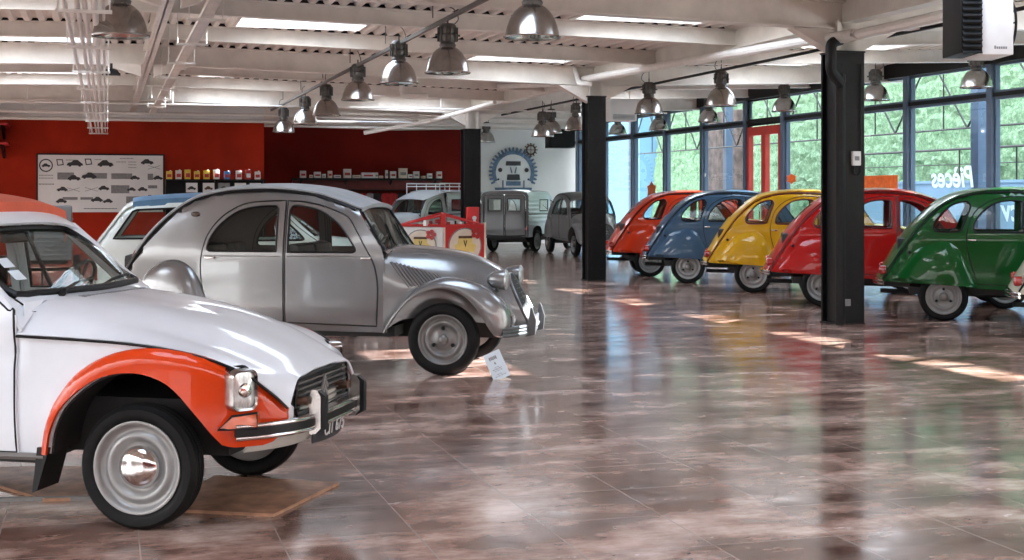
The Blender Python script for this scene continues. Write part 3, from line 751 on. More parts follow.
    # grille
    bm = NB(); prism(bm, [(-.345, .665), (.345, .665), (.38, .53), (.35, .49), (-.35, .49), (-.38, .53)], 3.0, 3.02, 'yz'); recalc(bm); g0 = finish(bm, 'g')
    bars = NB()
    for k in range(6):
        z = .50+.027*k; hw = .36-.02*(k/5); box(bars, 3.02, 3.045, -hw, hw, z, z+.008)
    rimb = NB(); tube(rimb, [(3.04, -.345, .668), (3.04, .345, .668), (3.04, .385, .53), (3.04, .355, .49), (3.04, -.355, .49), (3.04, -.385, .53)], .007, 5, closed=True)
    ch = NB()
    for dz in (0, .045):
        prism(ch, [(-.05, .53+dz), (0, .60+dz), (.05, .53+dz), (.03, .53+dz), (0, .572+dz), (-.03, .53+dz)], 3.045, 3.055, 'yz')
    recalc(ch)
    parts.append(P('grille', g0, 'inner', P('grille_bars', finish(bars, 'b'), 'rimdark'), P('grille_rim', finish(rimb, 'r'), 'seal'), P('chevron_badge', finish(ch, 'c'), 'rim')))
    # front valance
    bm = NB(); rows = []
    for z, k in ((.55, 0), (.48, .004), (.42, 0), (.37, -.02), (.345, -.04)):
        rows.append([Vector((3.03+k-.16*abs(q)**3, q*.50, z)) for q in [-1+.125*j for j in range(17)]])
    grid(bm, rows); solid(bm, -.012); parts.append(P('front_valance', finish(bm, 'val'), 'valance'))
    # bumper
    def bp(q, off=0): return Vector((3.12-.25*abs(q)**4+off, q*.67, .462-.004*abs(q)**2))
    qs = [-1+.08*k for k in range(26)]
    bm = NB()
    for a in (.026, -.026): tube(bm, [bp(q)+Vector((0, 0, a)) for q in qs], .013, 8)
    fb = finish(bm, 'bumper', ang=60)
    bm = NB(); rows = [[bp(q, -.006)+Vector((0, 0, a)) for q in qs] for a in (-.02, .02)]; grid(bm, rows); solid(bm, -.015); sub = [P('bumper_strip', finish(bm, 's'), 'seal')]
    for yy in (-.29, .29):
        bm = NB(); prism(bm, [(3.09, .40), (3.12, .405), (3.145, .43), (3.145, .58), (3.125, .61), (3.10, .61), (3.09, .58)], yy-.032, yy+.032); recalc(bm)
        b2 = NB(); prism(b2, [(3.12, .40), (3.165, .425), (3.165, .58), (3.13, .605)], yy-.02, yy+.02); recalc(b2)
        sub.append(P('overrider', finish(bm, 'o'), 'alu', P('rubber_pad', finish(b2, 'p'), 'seal')))
        bm = NB(); tube(bm, [(3.0, yy-.05, .56), (3.09, yy-.05, .56)], .02, 8); sub.append(P('bumper_bolt', finish(bm, 'bolt'), 'rust'))
    parts.append(P('front_bumper', fb, 'chrome', *sub))
    bm = NB(); rows = [[Vector((3.072-.03*abs(q)**2+k, .07+q*.21, z)) for q in [-1+.25*j for j in range(9)]] for z, k in ((.435, 0), (.325, -.012))]
    grid(bm, rows); solid(bm, -.006); parts.append(P('number_plate', finish(bm, 'np'), 'ink'))
    # roof
    pr = [Vector(p) for p in RDC]; K = min(range(len(pr)), key=lambda i: abs(pr[i].x+(.34 if steep else .10)))
    def strip(i0, i1, inset=0, cols=16):
        rows = []
        for i in range(i0, i1+1):
            p = pr[i]; d = (pr[min(len(pr)-1, i+1)]-pr[max(0, i-1)]).normalized(); n = Vector((-d.y, d.x)); wr = ydy(p.x, p.y-.01)-.004
            o0 = interp([(-.8, .04), (-.3, .05), (.3, .05), (1.4, .055)], p.x)
            rows.append([Vector((p.x+n.x*(o0*(1-abs(q)**3)-inset), q*wr, p.y+n.y*(o0*(1-abs(q)**3)-inset))) for q in [-1+2*j/cols for j in range(cols+1)]])
        return rows
    r = strip(0, K); bm = NB(); R_ = [[bm.verts.new(p) for p in row] for row in r]
    k0 = min(range(len(pr)), key=lambda i: abs(pr[i].y-1.06)); k1 = min(range(len(pr)), key=lambda i: abs(pr[i].y-1.34) + (9 if pr[i].x > .5 else 0))
    for i in range(len(R_)-1):
        for j in range(16):
            if k0 <= i < k1 and 2 <= j < 14: continue
            bm.faces.new((R_[i][j], R_[i+1][j], R_[i+1][j+1], R_[i][j+1]))
    solid(bm, -.012); parts.append(P('tailgate', finish(bm, 'tg', ang=40), 'paint'))
    bm = NB(); grid(bm, [row[2:15] for row in strip(k0, k1, .006)]); solid(bm, -.004); parts.append(P('rear_window', finish(bm, 'rw'), 'glass'))
    # roof: painted header band then raised coloured canvas
    bm = NB(); r = strip(K, len(pr)-1, .012); r.append([Vector((p.x+.035, p.y, p.z-.03)) for p in r[-1]]); grid(bm, r); solid(bm, -.014); parts.append(P('roof_frame', finish(bm, 'rf'), 'paint'))
    bm = NB(); r = strip(K, len(pr)-6, -.030)
    r = [[Vector((p.x, p.y*.985, p.z)) for p in row] for row in r]
    r.append([Vector((p.x+.03, p.y, p.z-.010)) for p in r[-1]]); r.append([Vector((p.x+.012, p.y, p.z-.08)) for p in r[-1]])
    R2 = []
    for row in r: R2.append([Vector((row[0].x, row[0].y*1.0, row[0].z-.085))] + row + [Vector((row[-1].x, row[-1].y, row[-1].z-.085))])
    grid(bm, R2); solid(bm, -.012); parts.append(P('canvas_roof', finish(bm, 'roof', ang=50), 'roofpaint'))
    # windscreen
    qv = [-1+.2*k for k in range(11)]
    top = [Vector((1.365+.03*(1-q*q), q*.495, 1.335+.015*(1-q*q))) for q in qv]
    bot = [Vector((1.735+.11*(1-q*q), q*.60, 1.055+.0*(1-q*q))) for q in qv]
    bm = NB(); grid(bm, [[a.lerp(b, k/4)+Vector((.02*math.sin(PI*k/4), 0, .02*math.sin(PI*k/4))) for a, b in zip(top, bot)] for k in range(5)]); solid(bm, -.004); gl = finish(bm, 'ws')
    bm = NB(); loop = cr(top + [Vector((1.48, .535, 1.26)), Vector((1.64, .585, 1.11))] + bot[::-1] + [Vector((1.64, -.585, 1.11)), Vector((1.48, -.535, 1.26))], 2, True); tube(bm, loop, .019, 8, closed=True)
    parts.append(P('windscreen', gl, 'glass', P('windscreen_seal', finish(bm, 's'), 'seal')))
    # scuttle: joins screen, pillars and bonnet
    bm = NB(); rows = []
    for a in bot: rows.append([a+Vector((-.01, 0, -.01)), Vector((a.x*.45+1.82*.55+.01, a.y*1.04, 1.035-.02*abs(a.y/.6)**2)), Vector((1.81, a.y*1.10, 1.035-.075*abs(a.y/.6)**4))])
    grid(bm, rows); solid(bm, -.01); parts.append(P('scuttle', finish(bm, 'sc'), 'paint'))
    for sgn in (-1, 1):
        bm = NB(); a = [Vector((1.345, sgn*.505, 1.375)), Vector((1.48, sgn*.555, 1.275)), Vector((1.62, sgn*.605, 1.135)), Vector((1.72, sgn*.63, 1.05)), Vector((1.84, sgn*.62, .975))]
        b = [md(.0)(1.37, 1.37), md(0)(1.48, 1.27), md(0)(1.64, 1.12), md(0)(1.77, 1.01), md(.0)(1.83, .90)]
        if sgn > 0: b = [Vector((p.x, -p.y, p.z)) for p in b]
        grid(bm, [a, b]); solid(bm, .02); parts.append(P('screen_pillar', finish(bm, 'pl'), 'paint'))
    for yy in (-.36, .02):
        bm = NB(); tube(bm, [(1.83, yy, 1.03), (1.845, yy+.01, 1.06)], .016, 8); tube(bm, [(1.845, yy+.01, 1.065), (1.80, yy+.20, 1.085), (1.77, yy+.42, 1.10)], .008, 6); parts.append(P('wiper', finish(bm, 'w'), 'seal'))
    bm = NB(); tube(bm, [(1.58, 0, 1.04), (1.43, 0, 1.335)], .011, 6); box(bm, 1.36, 1.40, -.13, .13, 1.28, 1.335, bev=.012); parts.append(P('rear_view_mirror', finish(bm, 'm'), 'seal'))
    for k in range(2):
        bm = NB(); y0 = -.56+.0*k; f0 = .70-.20*k; a = top[0].lerp(bot[0], f0); b = top[0].lerp(bot[0], f0+.15)
        q = [a+Vector((.028, .035, .024)), b+Vector((.028, .035, .024)), b+Vector((.045, .10, .026)), a+Vector((.045, .10, .026))]
        A = [bm.verts.new(p) for p in q]; bm.faces.new(A); solid(bm, .001); parts.append(P('windscreen_sticker', finish(bm, 'st'), 'card'))
    bm = NB(); box(bm, -.70, 1.85, -.6, .6, .27, .34); box(bm, 1.8, 2.72, -.40, .40, .30, .56); box(bm, 1.78, 1.84, -.6, .6, .3, .98); box(bm, 2.32, 2.48, -.58, .58, .25, .32); box(bm, -.06, .06, -.58, .58, .25, .32); recalc(bm)
    parts.append(P('chassis', finish(bm, 'ch'), 'inner'))
    parts += seats(.25, 1.0, .52, 1.02)
    bm = NB(); box(bm, 1.60, 1.76, -.6, .6, .84, 1.02, bev=.03); parts.append(P('dashboard', finish(bm, 'd'), 'inner'))
    parts.append(steering(1.52, .30, 1.03, 1.0))
    return parts
DY = build_dyane()
whitep = paint('white_paint', (.74, .77, .82), .2)
orangep = paint('orange_paint', (.62, .048, .004), .16)
d = dict(paint=whitep, roofpaint=flat('salmon_orange_canvas', (.62, .10, .045), .5), fenderpaint=orangep, rimpaint='rim', valance=flat('cream_valance', (.55, .53, .48), .4))
e = car('hatchback_car', 'white hatchback with orange fenders and orange roof in the foreground', 'car', DY, d, (-1.69, 6.41), -12, 2.4)
for ch_ in e.children:
    if ch_.name.startswith('number_plate'):
        text('plate_lettering', 'CIT 675', .10, 'white', ch_, (3.078, .07, .381), (PI/2+.1, 0, PI/2), sx=.88)
d2 = dict(paint=paint('ice_white_paint', (.66, .72, .70), .25), roofpaint=flat('blue_canvas', (.08, .19, .32), .5), fenderpaint=d['paint'], rimpaint='rim', valance='rim')
d2['fenderpaint'] = d2['paint']
car('hatchback_car', 'ice-white hatchback with blue canvas roof behind the tail of the silver grey saloon', 'car', build_dyane(True), d2, (-4.03, 16.2), 12, 0, side=-1)

# ------------------------------------------------------------------ vans (2CV nose with a box body)
def build_van():
    parts = []; side = []
    H = 1.70; HW = .72
    keep = {'bonnet', 'front_fender', 'headlamp', 'grille', 'front_bumper', 'windscreen', 'scuttle', 'wiper', 'bonnet_gap', 'dashboard', 'steering_wheel', 'chassis', 'bonnet_louvre'}
    for p in CLASSIC:
        if p[0] in keep: parts.append(p)
    def C(l, n=4): return [(p.x, p.y) for p in cr(V2(l), n)]
    # cab side: door and roof arch
    cab = C([(.88, 1.60), (1.05, 1.575), (1.25, 1.53), (1.45, 1.465), (1.60, 1.40)]) + [(1.74, 1.22), (1.845, 1.07), (1.875, .95), (1.89, .70), (1.89, .345), (.88, .38)]
    fdo = [(1.0, .43)] + C([(1.0, 1.45), (1.15, 1.47), (1.30, 1.44), (1.43, 1.39), (1.55, 1.315), (1.63, 1.20), (1.71, 1.07), (1.78, .94), (1.81, .80), (1.815, .65), (1.80, .40)])
    fwo = [(1.04, 1.035)] + C([(1.04, 1.38), (1.08, 1.42), (1.17, 1.415), (1.315, 1.37), (1.46, 1.27), (1.565, 1.14), (1.60, 1.06), (1.59, 1.035)])
    def yc(s, z): return interp(W2, s) - (.26*(z-.98)**1.35 if z > .98 else 0)
    fm = lambda o: (lambda s, z: Vector((s, -(yc(s, z)-o), z)))
    side.append(P('cab_side', panel(cab, [fdo], fm(0), .07, .014, 'cab'), 'paint'))
    side.append(P('front_door', panel(fdo, [fwo], fm(-.004), .07, .02, 'door'), 'paint', P('window_pane', panel(fwo, [], fm(.012), .1, .004, 'wp'), 'glass'), seal_tube(fwo, fm(-.003), .012), seal_tube(fdo, fm(0), .006, 'door_gap')))
    # box body with ribbed sides
    sw = [(.15, 1.12), (.15, 1.42), (.72, 1.42), (.72, 1.12)]
    a0 = C([(-.34, .42), (-.32, .58), (-.22, .68), (0, .72), (.22, .68), (.32, .58), (.34, .42)])
    out = [(-.62, .42), (-.62, 1.58), (-.58, 1.62), (.86, 1.62), (.90, 1.58), (.90, .40)] + a0[::-1]
    def yb(s, z):
        w = HW - .02
        if z > 1.5: w -= .05*((z-1.5)/.12)**2
        if .66 < z < 1.5 and not (.10 < s < .77 and 1.07 < z < 1.47): w += .008*math.sin(z*2*PI/.11)
        return w
    fb = lambda o: (lambda s, z: Vector((s, -(yb(s, z)-o), z)))
    side.append(P('box_side', panel(out, [sw], fb(0), .028, .012, 'box'), 'boxpaint', P('window_pane', panel(sw, [], fb(.012), .1, .004, 'wp'), 'glass'), seal_tube(sw, fb(-.003), .014)))
    bm = NB(); tube(bm, [fb(-.006)(s, 1.03) for s in (-.62, 0, .5, .9)], .014, 6); side.append(P('side_moulding', finish(bm, 'mo'), 'sealcol'))
    for s0 in (0, 2.4):
        ty, ri, sub = wheel_parts(.30, side=-1, cap=.05, hub='rimdark'); T = Matrix.Translation((s0, -.632, .30))
        for m_ in (ty, ri, sub[0][1]): m_.transform(T)
        side.append(P('wheel', ty, 'rubber', P('rim', ri, 'rimpaint'), *sub))
    # rear door
    do = [(.02, .45), (.02, 1.55), (.55, 1.55), (.60, 1.50), (.62, .47)]; dw = [(.10, 1.12), (.10, 1.44), (.48, 1.44), (.48, 1.12)]
    fr = lambda o: (lambda y, z: Vector((-.635-o, -y, z)))
    side.append(P('rear_door', panel(do, [dw], fr(.0), .1, .02, 'rd', tmap=lambda y, z: Vector((-.615, -y, z))), 'doorpaint', P('window_pane', panel(dw, [], fr(-.01), .2, .004, 'wp', tmap=lambda y, z: Vector((-.62, -y, z))), 'glass'), seal_tube(dw, fr(.004), .012), seal_tube(do, fr(.002), .008, 'door_gap')))
    bm = NB(); box(bm, -.66, -.62, -.68, -.64, .6, .72, bev=.006); side.append(P('tail_lamp', finish(bm, 't'), 'redlens'))
    parts += both(side)
    fo = [(-.70, .42), (-.70, 1.52), (-.64, 1.60), (-.4, 1.65), (0, 1.665), (.4, 1.65), (.64, 1.60), (.70, 1.52), (.70, .42)]
    ho = [(-.63, .44), (-.63, 1.50), (-.56, 1.56), (.56, 1.56), (.63, 1.50), (.63, .44)]
    parts.append(P('rear_frame', panel(fo, [ho], lambda y, z: Vector((-.63, y, z)), .1, .02, 'rf', tmap=lambda y, z: Vector((-.60, y, z))), 'doorpaint'))
    def arch_row(s, hw, z0, cr_): return [Vector((s, q*hw, z0+cr_*(1-abs(q)**3))) for q in [-1+.125*k for k in range(17)]]
    bm = NB(); grid(bm, [arch_row(-.63, .665, 1.615, .05), arch_row(.0, .665, 1.62, .06), arch_row(.90, .665, 1.615, .06)]); solid(bm, -.012); parts.append(P('box_roof', finish(bm, 'br'), 'boxpaint'))
    bm = NB(); grid(bm, [arch_row(.88, .60, 1.60, .07), arch_row(1.1, .585, 1.565, .06), arch_row(1.3, .565, 1.515, .05), arch_row(1.48, .54, 1.45, .045), arch_row(1.66, .50, 1.40, .03)]); solid(bm, -.012); parts.append(P('cab_roof', finish(bm, 'cr'), 'paint'))
    bm = NB(); box(bm, -.60, .2, -.62, .62, .40, .44); box(bm, -.66, -.62, -.60, .60, .38, .42); recalc(bm); parts.append(P('load_floor', finish(bm, 'lf'), 'inner'))
    bm = NB(); box(bm, .84, 1.0, -.5, .5, .5, 1.1, bev=.04); parts.append(P('front_seat', finish(bm, 'fs'), 'seat'))
    return parts
VAN = build_van()
def vanm(p, bx, dr, rim='rim'):
    m_ = cm(p, p, rim=rim, bumper='rimdark', grille='rimdark'); m_['boxpaint'] = bx; m_['doorpaint'] = dr; return m_
sv = paint('pale_silver_paint', (.50, .52, .53), .3, .2)
van1 = car('delivery_van', 'pale silver delivery van with a roof rack behind the red and white stall', 'van', VAN, vanm(sv, sv, sv), (-2.72, 36.7), 180+52, 2.4, side=1)
bm = NB()
for yy in (-.6, .6): tube(bm, [(-.5, yy, 1.86), (1.1, yy, 1.86)], .018, 6)
for zz in (1.78,):
    for yy in (-.6, .6): tube(bm, [(-.5, yy, zz), (1.1, yy, zz)], .012, 6)
for k in range(8): tube(bm, [(-.5+1.6*k/7, -.6, 1.78), (-.5+1.6*k/7, .6, 1.78)], .012, 6)
for k in range(5):
    for yy in (-.6, .6): tube(bm, [(-.5+.4*k, yy, 1.60 if k < 4 else 1.56), (-.5+.4*k, yy, 1.86)], .012, 6)
ob('roof_rack', bm, 'white', van1)
pv = paint('ice_blue_white_paint', (.74, .83, .88), .35); gv = paint('dark_grey_door_paint', (.12, .12, .125), .4, 0, .3)
car('delivery_van', 'pale van with dark grey rear doors under the gear sign, seen from behind', 'van', VAN, vanm(pv, pv, gv), (.63, 38.0), 66, 0, side=-1)

def trailer():
    e = empty('box_trailer', 'low primer grey ribbed box trailer seen through the windscreen of the orange and white car', 'trailer', (-8.15, 24.2, 0), math.radians(17))
    g = paint('primer_grey_paint', (.17, .175, .18), .5, 0, .1)
    bm = NB(); box(bm, -.52, .52, -.55, .55, .42, 1.36, bev=.05)
    for k in range(9):
        z = .50+.075*k; box(bm, -.47, .47, -.565, -.55, z, z+.03, bev=.006); box(bm, .52, .532, -.5, .5, z, z+.03)
    ob('body', bm, g, e)
    for x in (-.24, .24):
        bm = NB(); prism(bm, [(x+.16*math.cos(a)*(1), 1.22+.065*math.sin(a)) for a in [2*PI*k/20 for k in range(20)]], -.57, -.555); recalc(bm); ob('window', bm, 'seal', e)
    for sg in (-1, 1):
        ty, ri, s_ = wheel_parts(.25, side=sg, cap=.05, hub='rimdark'); w_ = ob('wheel', ty, 'rubber', e, (sg*.60, 0, .25), PI/2); ob('rim', ri, 'rimdark', w_)
    bm = NB(); box(bm, -.45, .45, -.5, .5, .36, .43); tube(bm, [(-.57, 0, .25), (.57, 0, .25)], .03, 8); tube(bm, [(0, .5, .40), (0, 1.2, .40)], .03, 8); tube(bm, [(0, 1.1, 0), (0, 1.1, .42)], .02, 8); ob('chassis', bm, 'iron', e)
trailer()
# ------------------------------------------------------------------ the hall (built in building coordinates u, v, z and turned by TH)
UF = 14.5; VB = 43.0
bm = NB(); box(bm, -14, UF+.1, -6, VB+.2, -.12, 0); struct('floor', bm, 'floor', 'glossy rusty brown stone tile floor of the hall', smooth=False)
def zd(u):
    return interp([(-7.2, 3.92), (.65, 4.08), (8.47, 3.90), (UF+.6, 4.12)], u)
SKY = [(-2.2, -.2, 21.2, 23.5), (-2.2, -.2, 27.1, 29.6), (-2.2, -.2, 15.4, 17.6), (1.8, 3.6, 18.3, 20.6), (1.8, 3.6, 27.1, 29.4), (1.8, 3.6, 30.2, 32.5), (6.0, 7.8, 15.4, 17.7), (6.0, 7.8, 21.2, 23.5), (6.0, 7.8, 30.2, 32.5), (6.0, 7.8, 36.0, 38.3),
       (10.6, 12.4, 12.3, 14.6), (10.6, 12.4, 18.3, 20.6), (10.6, 12.4, 21.2, 23.5), (10.6, 12.4, 27.1, 29.5), (-5.8, -4, 9.4, 11.7), (1.8, 3.6, 9.4, 11.7), (6, 7.8, 9.4, 11.7), (-2.2, -.2, 3.4, 5.7), (4, 5.8, 3.4, 5.7), (9, 10.8, 3.4, 5.7)]
# roof deck: trapezoid sheet with ribs across the purlins
bm = NB(); prof = []; u = -9.0; i = 0
while u < UF+.9:
    for du, dz in ((0, 0), (.07, 0), (.10, -.055), (.17, -.055)): prof.append((u+du, zd(u+du)+dz))
    u += .20
for (u0, z0), (u1, z1) in zip(prof, prof[1:]):
    um = (u0+u1)/2; cuts = [(a, b) for (ua, ub, a, b) in SKY if ua < um < ub]
    cuts.sort(); v = -6.0; segs = []
    for a, b in cuts: segs.append((v, a)); v = b
    segs.append((v, VB+.3))
    for a, b in segs:
        bm.faces.new([bm.verts.new(p) for p in ((u0, a, z0), (u0, b, z0), (u1, b, z1), (u1, a, z1))])
bmesh.ops.remove_doubles(bm, verts=bm.verts[:], dist=1e-4)
recalc(bm); bmesh.ops.solidify(bm, geom=bm.faces[:], thickness=.006)
struct('ceiling', bm, 'deck', 'profiled white metal deck ceiling with rectangular skylight openings', smooth=False)
M['skypane'] = glassy('skylight_pane', (.80, .84, .88), .5, 1.2)
for k, (ua, ub, a, b) in enumerate(SKY):
    z = (zd(ua)+zd(ub))/2; bm = NB()
    for x0, x1, y0, y1 in ((ua-.06, ua+.0, a-.06, b+.06), (ub, ub+.06, a-.06, b+.06), (ua, ub, a-.06, a), (ua, ub, b, b+.06)): box(bm, x0, x1, y0, y1, z-.06, z+.26)
    fr = struct('window_%d' % (k+1), bm, 'steel', smooth=False)
    bm = NB(); box(bm, ua, ub, a, b, z+.22, z+.24); ob('pane', bm, 'skypane', fr)
# steelwork
RIB_SHADE = NB()  # dark strips added in the deck's rib gaps to stand for shade
def ibeam_u(bm, u0, u1, v, h=.34, w=.17, off=.055, split=.65):
    prism(RIB_SHADE, [(u0, zd(u0)-.054), (.65, zd(.65)-.054), (8.47, zd(8.47)-.054), (u1, zd(u1)-.054), (u1, zd(u1)-.006), (8.47, zd(8.47)-.006), (.65, zd(.65)-.006), (u0, zd(u0)-.006)], v-.02, v+.02)
    us = [u0] + [x for x in (.65, 8.47) if u0 < x < u1] + [u1]
    for a, b in zip(us, us[1:]):
        for (y0, y1, za, zb) in ((-w/2, w/2, 0, .02), (-w/2, w/2, h-.02, h), (-.006, .006, .02, h-.02)):
            vs = [bm.verts.new((x, v+y, zd(x)-off-h+z)) for x in (a, b) for y in (y0, y1) for z in (za, zb)]
            for q in ((0, 1, 3, 2), (4, 6, 7, 5), (0, 4, 5, 1), (2, 3, 7, 6), (0, 2, 6, 4), (1, 5, 7, 3)): bm.faces.new([vs[i] for i in q])
MAINV = [-2.9, 6.1, 15.0, 23.9, 32.8, 41.7]
for v in MAINV:
    bm = NB(); ibeam_u(bm, -9, UF+.4, v, .34, .20)
    if v > 10:
        for uc in (8.47, .65) if v < 30 else ((8.47,) if v < 40 else ()):
            z = zd(uc)-.395
            for sg in (-1, 1):
                if uc == .65: d_, hh = .75, .20
                else: d_, hh = .70, .32
                prism(bm, [(uc+sg*.1, z), (uc+sg*d_, z+(.0)), (uc+sg*.1, z-hh)], v-.09, v+.09, 'xz')
    recalc(bm); struct('ceiling_beam', bm, 'steel', smooth=False)
vs_ = []
for a, b in zip(MAINV, MAINV[1:]): vs_ += [a+(b-a)/3, a+2*(b-a)/3]
for v in vs_:
    if v < 5: continue
    bm = NB(); ibeam_u(bm, -9, UF+.3, v, .22, .12); recalc(bm); struct('ceiling_purlin', bm, 'steel', smooth=False)
recalc(RIB_SHADE); struct('ceiling_filler', RIB_SHADE, 'iron', smooth=False)
for u, zb, h, w in ((8.47, 3.57, .30, .20), (.65, 3.66, .26, .15), (-6.6, 3.58, .26, .15)):
    bm = NB()
    for (x0, x1, za, zb_) in ((-w/2, w/2, 0, .02), (-w/2, w/2, h-.02, h), (-.008, .008, 0, h)): box(bm, u+x0, u+x1, -5, VB, zb+za, zb+zb_)
    struct('ceiling_beam', bm, 'steel', smooth=False)
# pillars
for k, (v, w, zt) in enumerate(((15.0, .37, 3.24), (23.9, .34, 3.32), (32.8, .40, 3.14), (6.1, .36, 3.25))):
    u = 8.47; bm = NB(); h = w/2
    box(bm, u-h, u+h, v-h, v-h+.03, 0, zt); box(bm, u-h, u+h, v+h-.03, v+h, 0, zt); box(bm, u-.02, u+.02, v-h, v+h, 0, zt)
    box(bm, u-h+.05, u-h+.09, v-h+.03, v+h-.03, 0, zt); box(bm, u+h-.09, u+h-.05, v-h+.03, v+h-.03, 0, zt)
    for q in range(12):
        for du in (-.28*w, .28*w): box(bm, u+du-.012, u+du+.012, v-h-.008, v-h, .2+q*.26, .224+q*.26)
    box(bm, u-h-.01, u+h+.01, v-h-.01, v+h+.01, 0, .012); box(bm, u-h-.01, u+h+.01, v-h-.01, v+h+.01, zt-.02, zt)
    p = struct('pillar', bm, 'black', smooth=False)
    bm = NB(); box(bm, u-h*.8, u+h*.8, v-h*.8, v-h*.8+.03, zt, 3.6); box(bm, u-h*.8, u+h*.8, v+h*.8-.03, v+h*.8, zt, 3.6); box(bm, u-.10, u+.10, v-h*.8, v+h*.8, zt, 3.6)
    ob('pillar_head', bm, 'steel', p)
# downpipe on the near pillar, socket box, floor sticker
bm = NB()
def Rr(pts): return pts
tube(bm, cr([(8.30, 14.74, 3.36), (8.16, 14.70, 3.30), (8.14, 14.68, 3.15), (8.16, 14.7, 2.98), (8.30, 14.76, 2.85), (8.32, 14.80, 2.7), (8.32, 14.80, 0.0)], 4), .065, 10)
e = empty('rain_pipe', 'black rain downpipe with a bend at the top of the broad near pillar', 'pipe', B(8.32, 14.8), TH)
me = finish(bm, 'rain_pipe'); me.transform(Matrix.Translation((-8.32, -14.8, 0))); ob('pipe', me, 'iron', e)
bm = NB(); tube(bm, cr([(8.24, 23.8, 3.62), (8.24, 14.9, 3.40), (8.28, 14.6, 3.37), (8.3, 12.0, 3.40), (8.3, 10.9, 3.52), (8.3, 6.0, 3.58)], 5), .062, 10)
tag(ob('gutter_pipe', bm, 'pipe', None, (0, 0, 0), TH), 'long white pipe slung beside the girder above the pillars', 'pipe')
bm = NB(); tube(bm, cr([(8.10, 23.9, 3.85), (8.10, 23.7, 3.60), (8.12, 23.6, 3.52), (8.3, 23.55, 3.52)], 4), .05, 8)
tag(ob('rain_pipe', bm, 'pipe', None, (0, 0, 0), TH), 'white bent pipe at the head of the middle pillar', 'pipe')
def bx(name, u, v, z, du, dv, dz, mat, label, cat, group=None, rz=TH, bev=.0):
    b_ = NB(); box(b_, -du/2, du/2, -dv/2, dv/2, 0, dz, bev=bev)
    return tag(ob(name, b_, mat, None, B(u, v, z), rz), label, cat, group)
e = bx('socket_box', 8.53, 14.79, 1.88, .11, .05, .17, 'white', 'white electrical switch box on the broad near pillar', 'socket', bev=.008)
bm = NB(); box(bm, -.03, .03, -.03, -.024, .06, .11); ob('switch', bm, 'greyink', e)
bm = NB(); tube(bm, [(-.03, 0, 0), (-.03, 0, -.09), (.03, 0, -.12), (.07, 0, -.08), (.07, 0, 1.2)], .008, 6); ob('cable', bm, 'seal', e)
bx('socket_plate', 8.42, 14.80, .22, .08, .02, .08, 'greyink', 'small grey plate low on the broad near pillar', 'plate')
# walls
Upart = 4.08
bm = NB(); box(bm, -9, Upart, 38, 38.2, 0, 3.50); box(bm, Upart-.2, Upart, 38.2, VB, 0, 3.5); struct('wall_back', bm, 'redwall', 'red painted partition wall behind the banner', smooth=False)
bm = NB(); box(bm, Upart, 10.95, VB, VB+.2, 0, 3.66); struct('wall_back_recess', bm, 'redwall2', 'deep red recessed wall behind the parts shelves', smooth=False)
bm = NB(); box(bm, 10.95, UF+.2, VB, VB+.2, 0, 4.3); box(bm, Upart, 10.95, VB, VB+.2, 3.66, 4.3); box(bm, -9, Upart, 38, 38.2, 3.5, 4.2); struct('wall_back_white', bm, 'whitewall', 'white wall with the gear sign', smooth=False)
bm = NB(); box(bm, 10.9, UF, VB-.03, VB, 0, .12); struct('baseboard_back', bm, 'white', smooth=False)
bm = NB(); box(bm, -9.2, -9, -6, 38, 0, .9); box(bm, -9.2, -9, -6, 38, 3.7, 4.2)
for k in range(15): box(bm, -9.2, -9, -6+3.1*k, -5.85+3.1*k, .9, 3.7)
struct('wall_left', bm, 'whitewall', smooth=False)
bm = NB(); box(bm, -9.2, UF, -6.2, -6, 0, 2.3); box(bm, -9.2, UF, -6.2, -6, 3.75, 4.2)
for k in range(9): box(bm, -9.2+2.9*k, -9.05+2.9*k, -6.2, -6, 2.3, 3.75)
struct('wall_front', bm, 'redwall2', smooth=False)
# facade: mullions each 2.45 m, transom, header, sill
VM = [42.35, 39.9, 37.45, 35.05, 32.6, 30.1, 28.2, 25.7, 23.2, 20.6, 18.1, 15.6, 13.1, 10.6, 8.1, 5.6]
bm = NB(); box(bm, UF-.12, UF+.16, 4, VB, 3.76, 4.14); struct('trim_1', bm, 'black', 'black header above the glazed wall', smooth=False)
bm = NB(); box(bm, UF-.08, UF+.10, 4, VB, 0, .10); struct('trim_2', bm, 'slate', 'slate sill under the glazed wall', smooth=False)
bm = NB(); box(bm, UF-.06, UF+.06, 4, VB, 3.20, 3.27); struct('trim_3', bm, 'black', 'black transom bar across the glazed wall', smooth=False)
for v in VM[:-1]:
    bm = NB(); box(bm, UF-.09, UF+.09, v-.07, v+.07, .1, 3.76); struct('trim_4', bm, 'slate', smooth=False)
DOORK = 5
for k in range(len(VM)-1):
    v1, v0 = VM[k]-.07, VM[k+1]+.07; bm = NB()
    for y0, y1, z0, z1 in ((v0, v1, .10, .15), (v0, v1, 3.15, 3.20), (v0, v1, 3.27, 3.31), (v0, v1, 3.72, 3.76), (v0, v0+.04, .15, 3.72), (v1-.04, v1, .15, 3.72)):
        box(bm, UF-.03, UF+.03, y0, y1, z0, z1)
    w_ = struct('window_%d' % (30+k), bm, 'slate' if k != DOORK else 'black', smooth=False)
    bm = NB(); box(bm, UF-.004, UF+.004, v0+.04, v1-.04, 3.31, 3.72)
    if k != DOORK: box(bm, UF-.004, UF+.004, v0+.04, v1-.04, .15, 3.15)
    ob('pane', bm, 'pane', w_)
v1, v0 = VM[DOORK]-.11, VM[DOORK+1]+.11
bm = NB()
vm = (v0+v1)/2
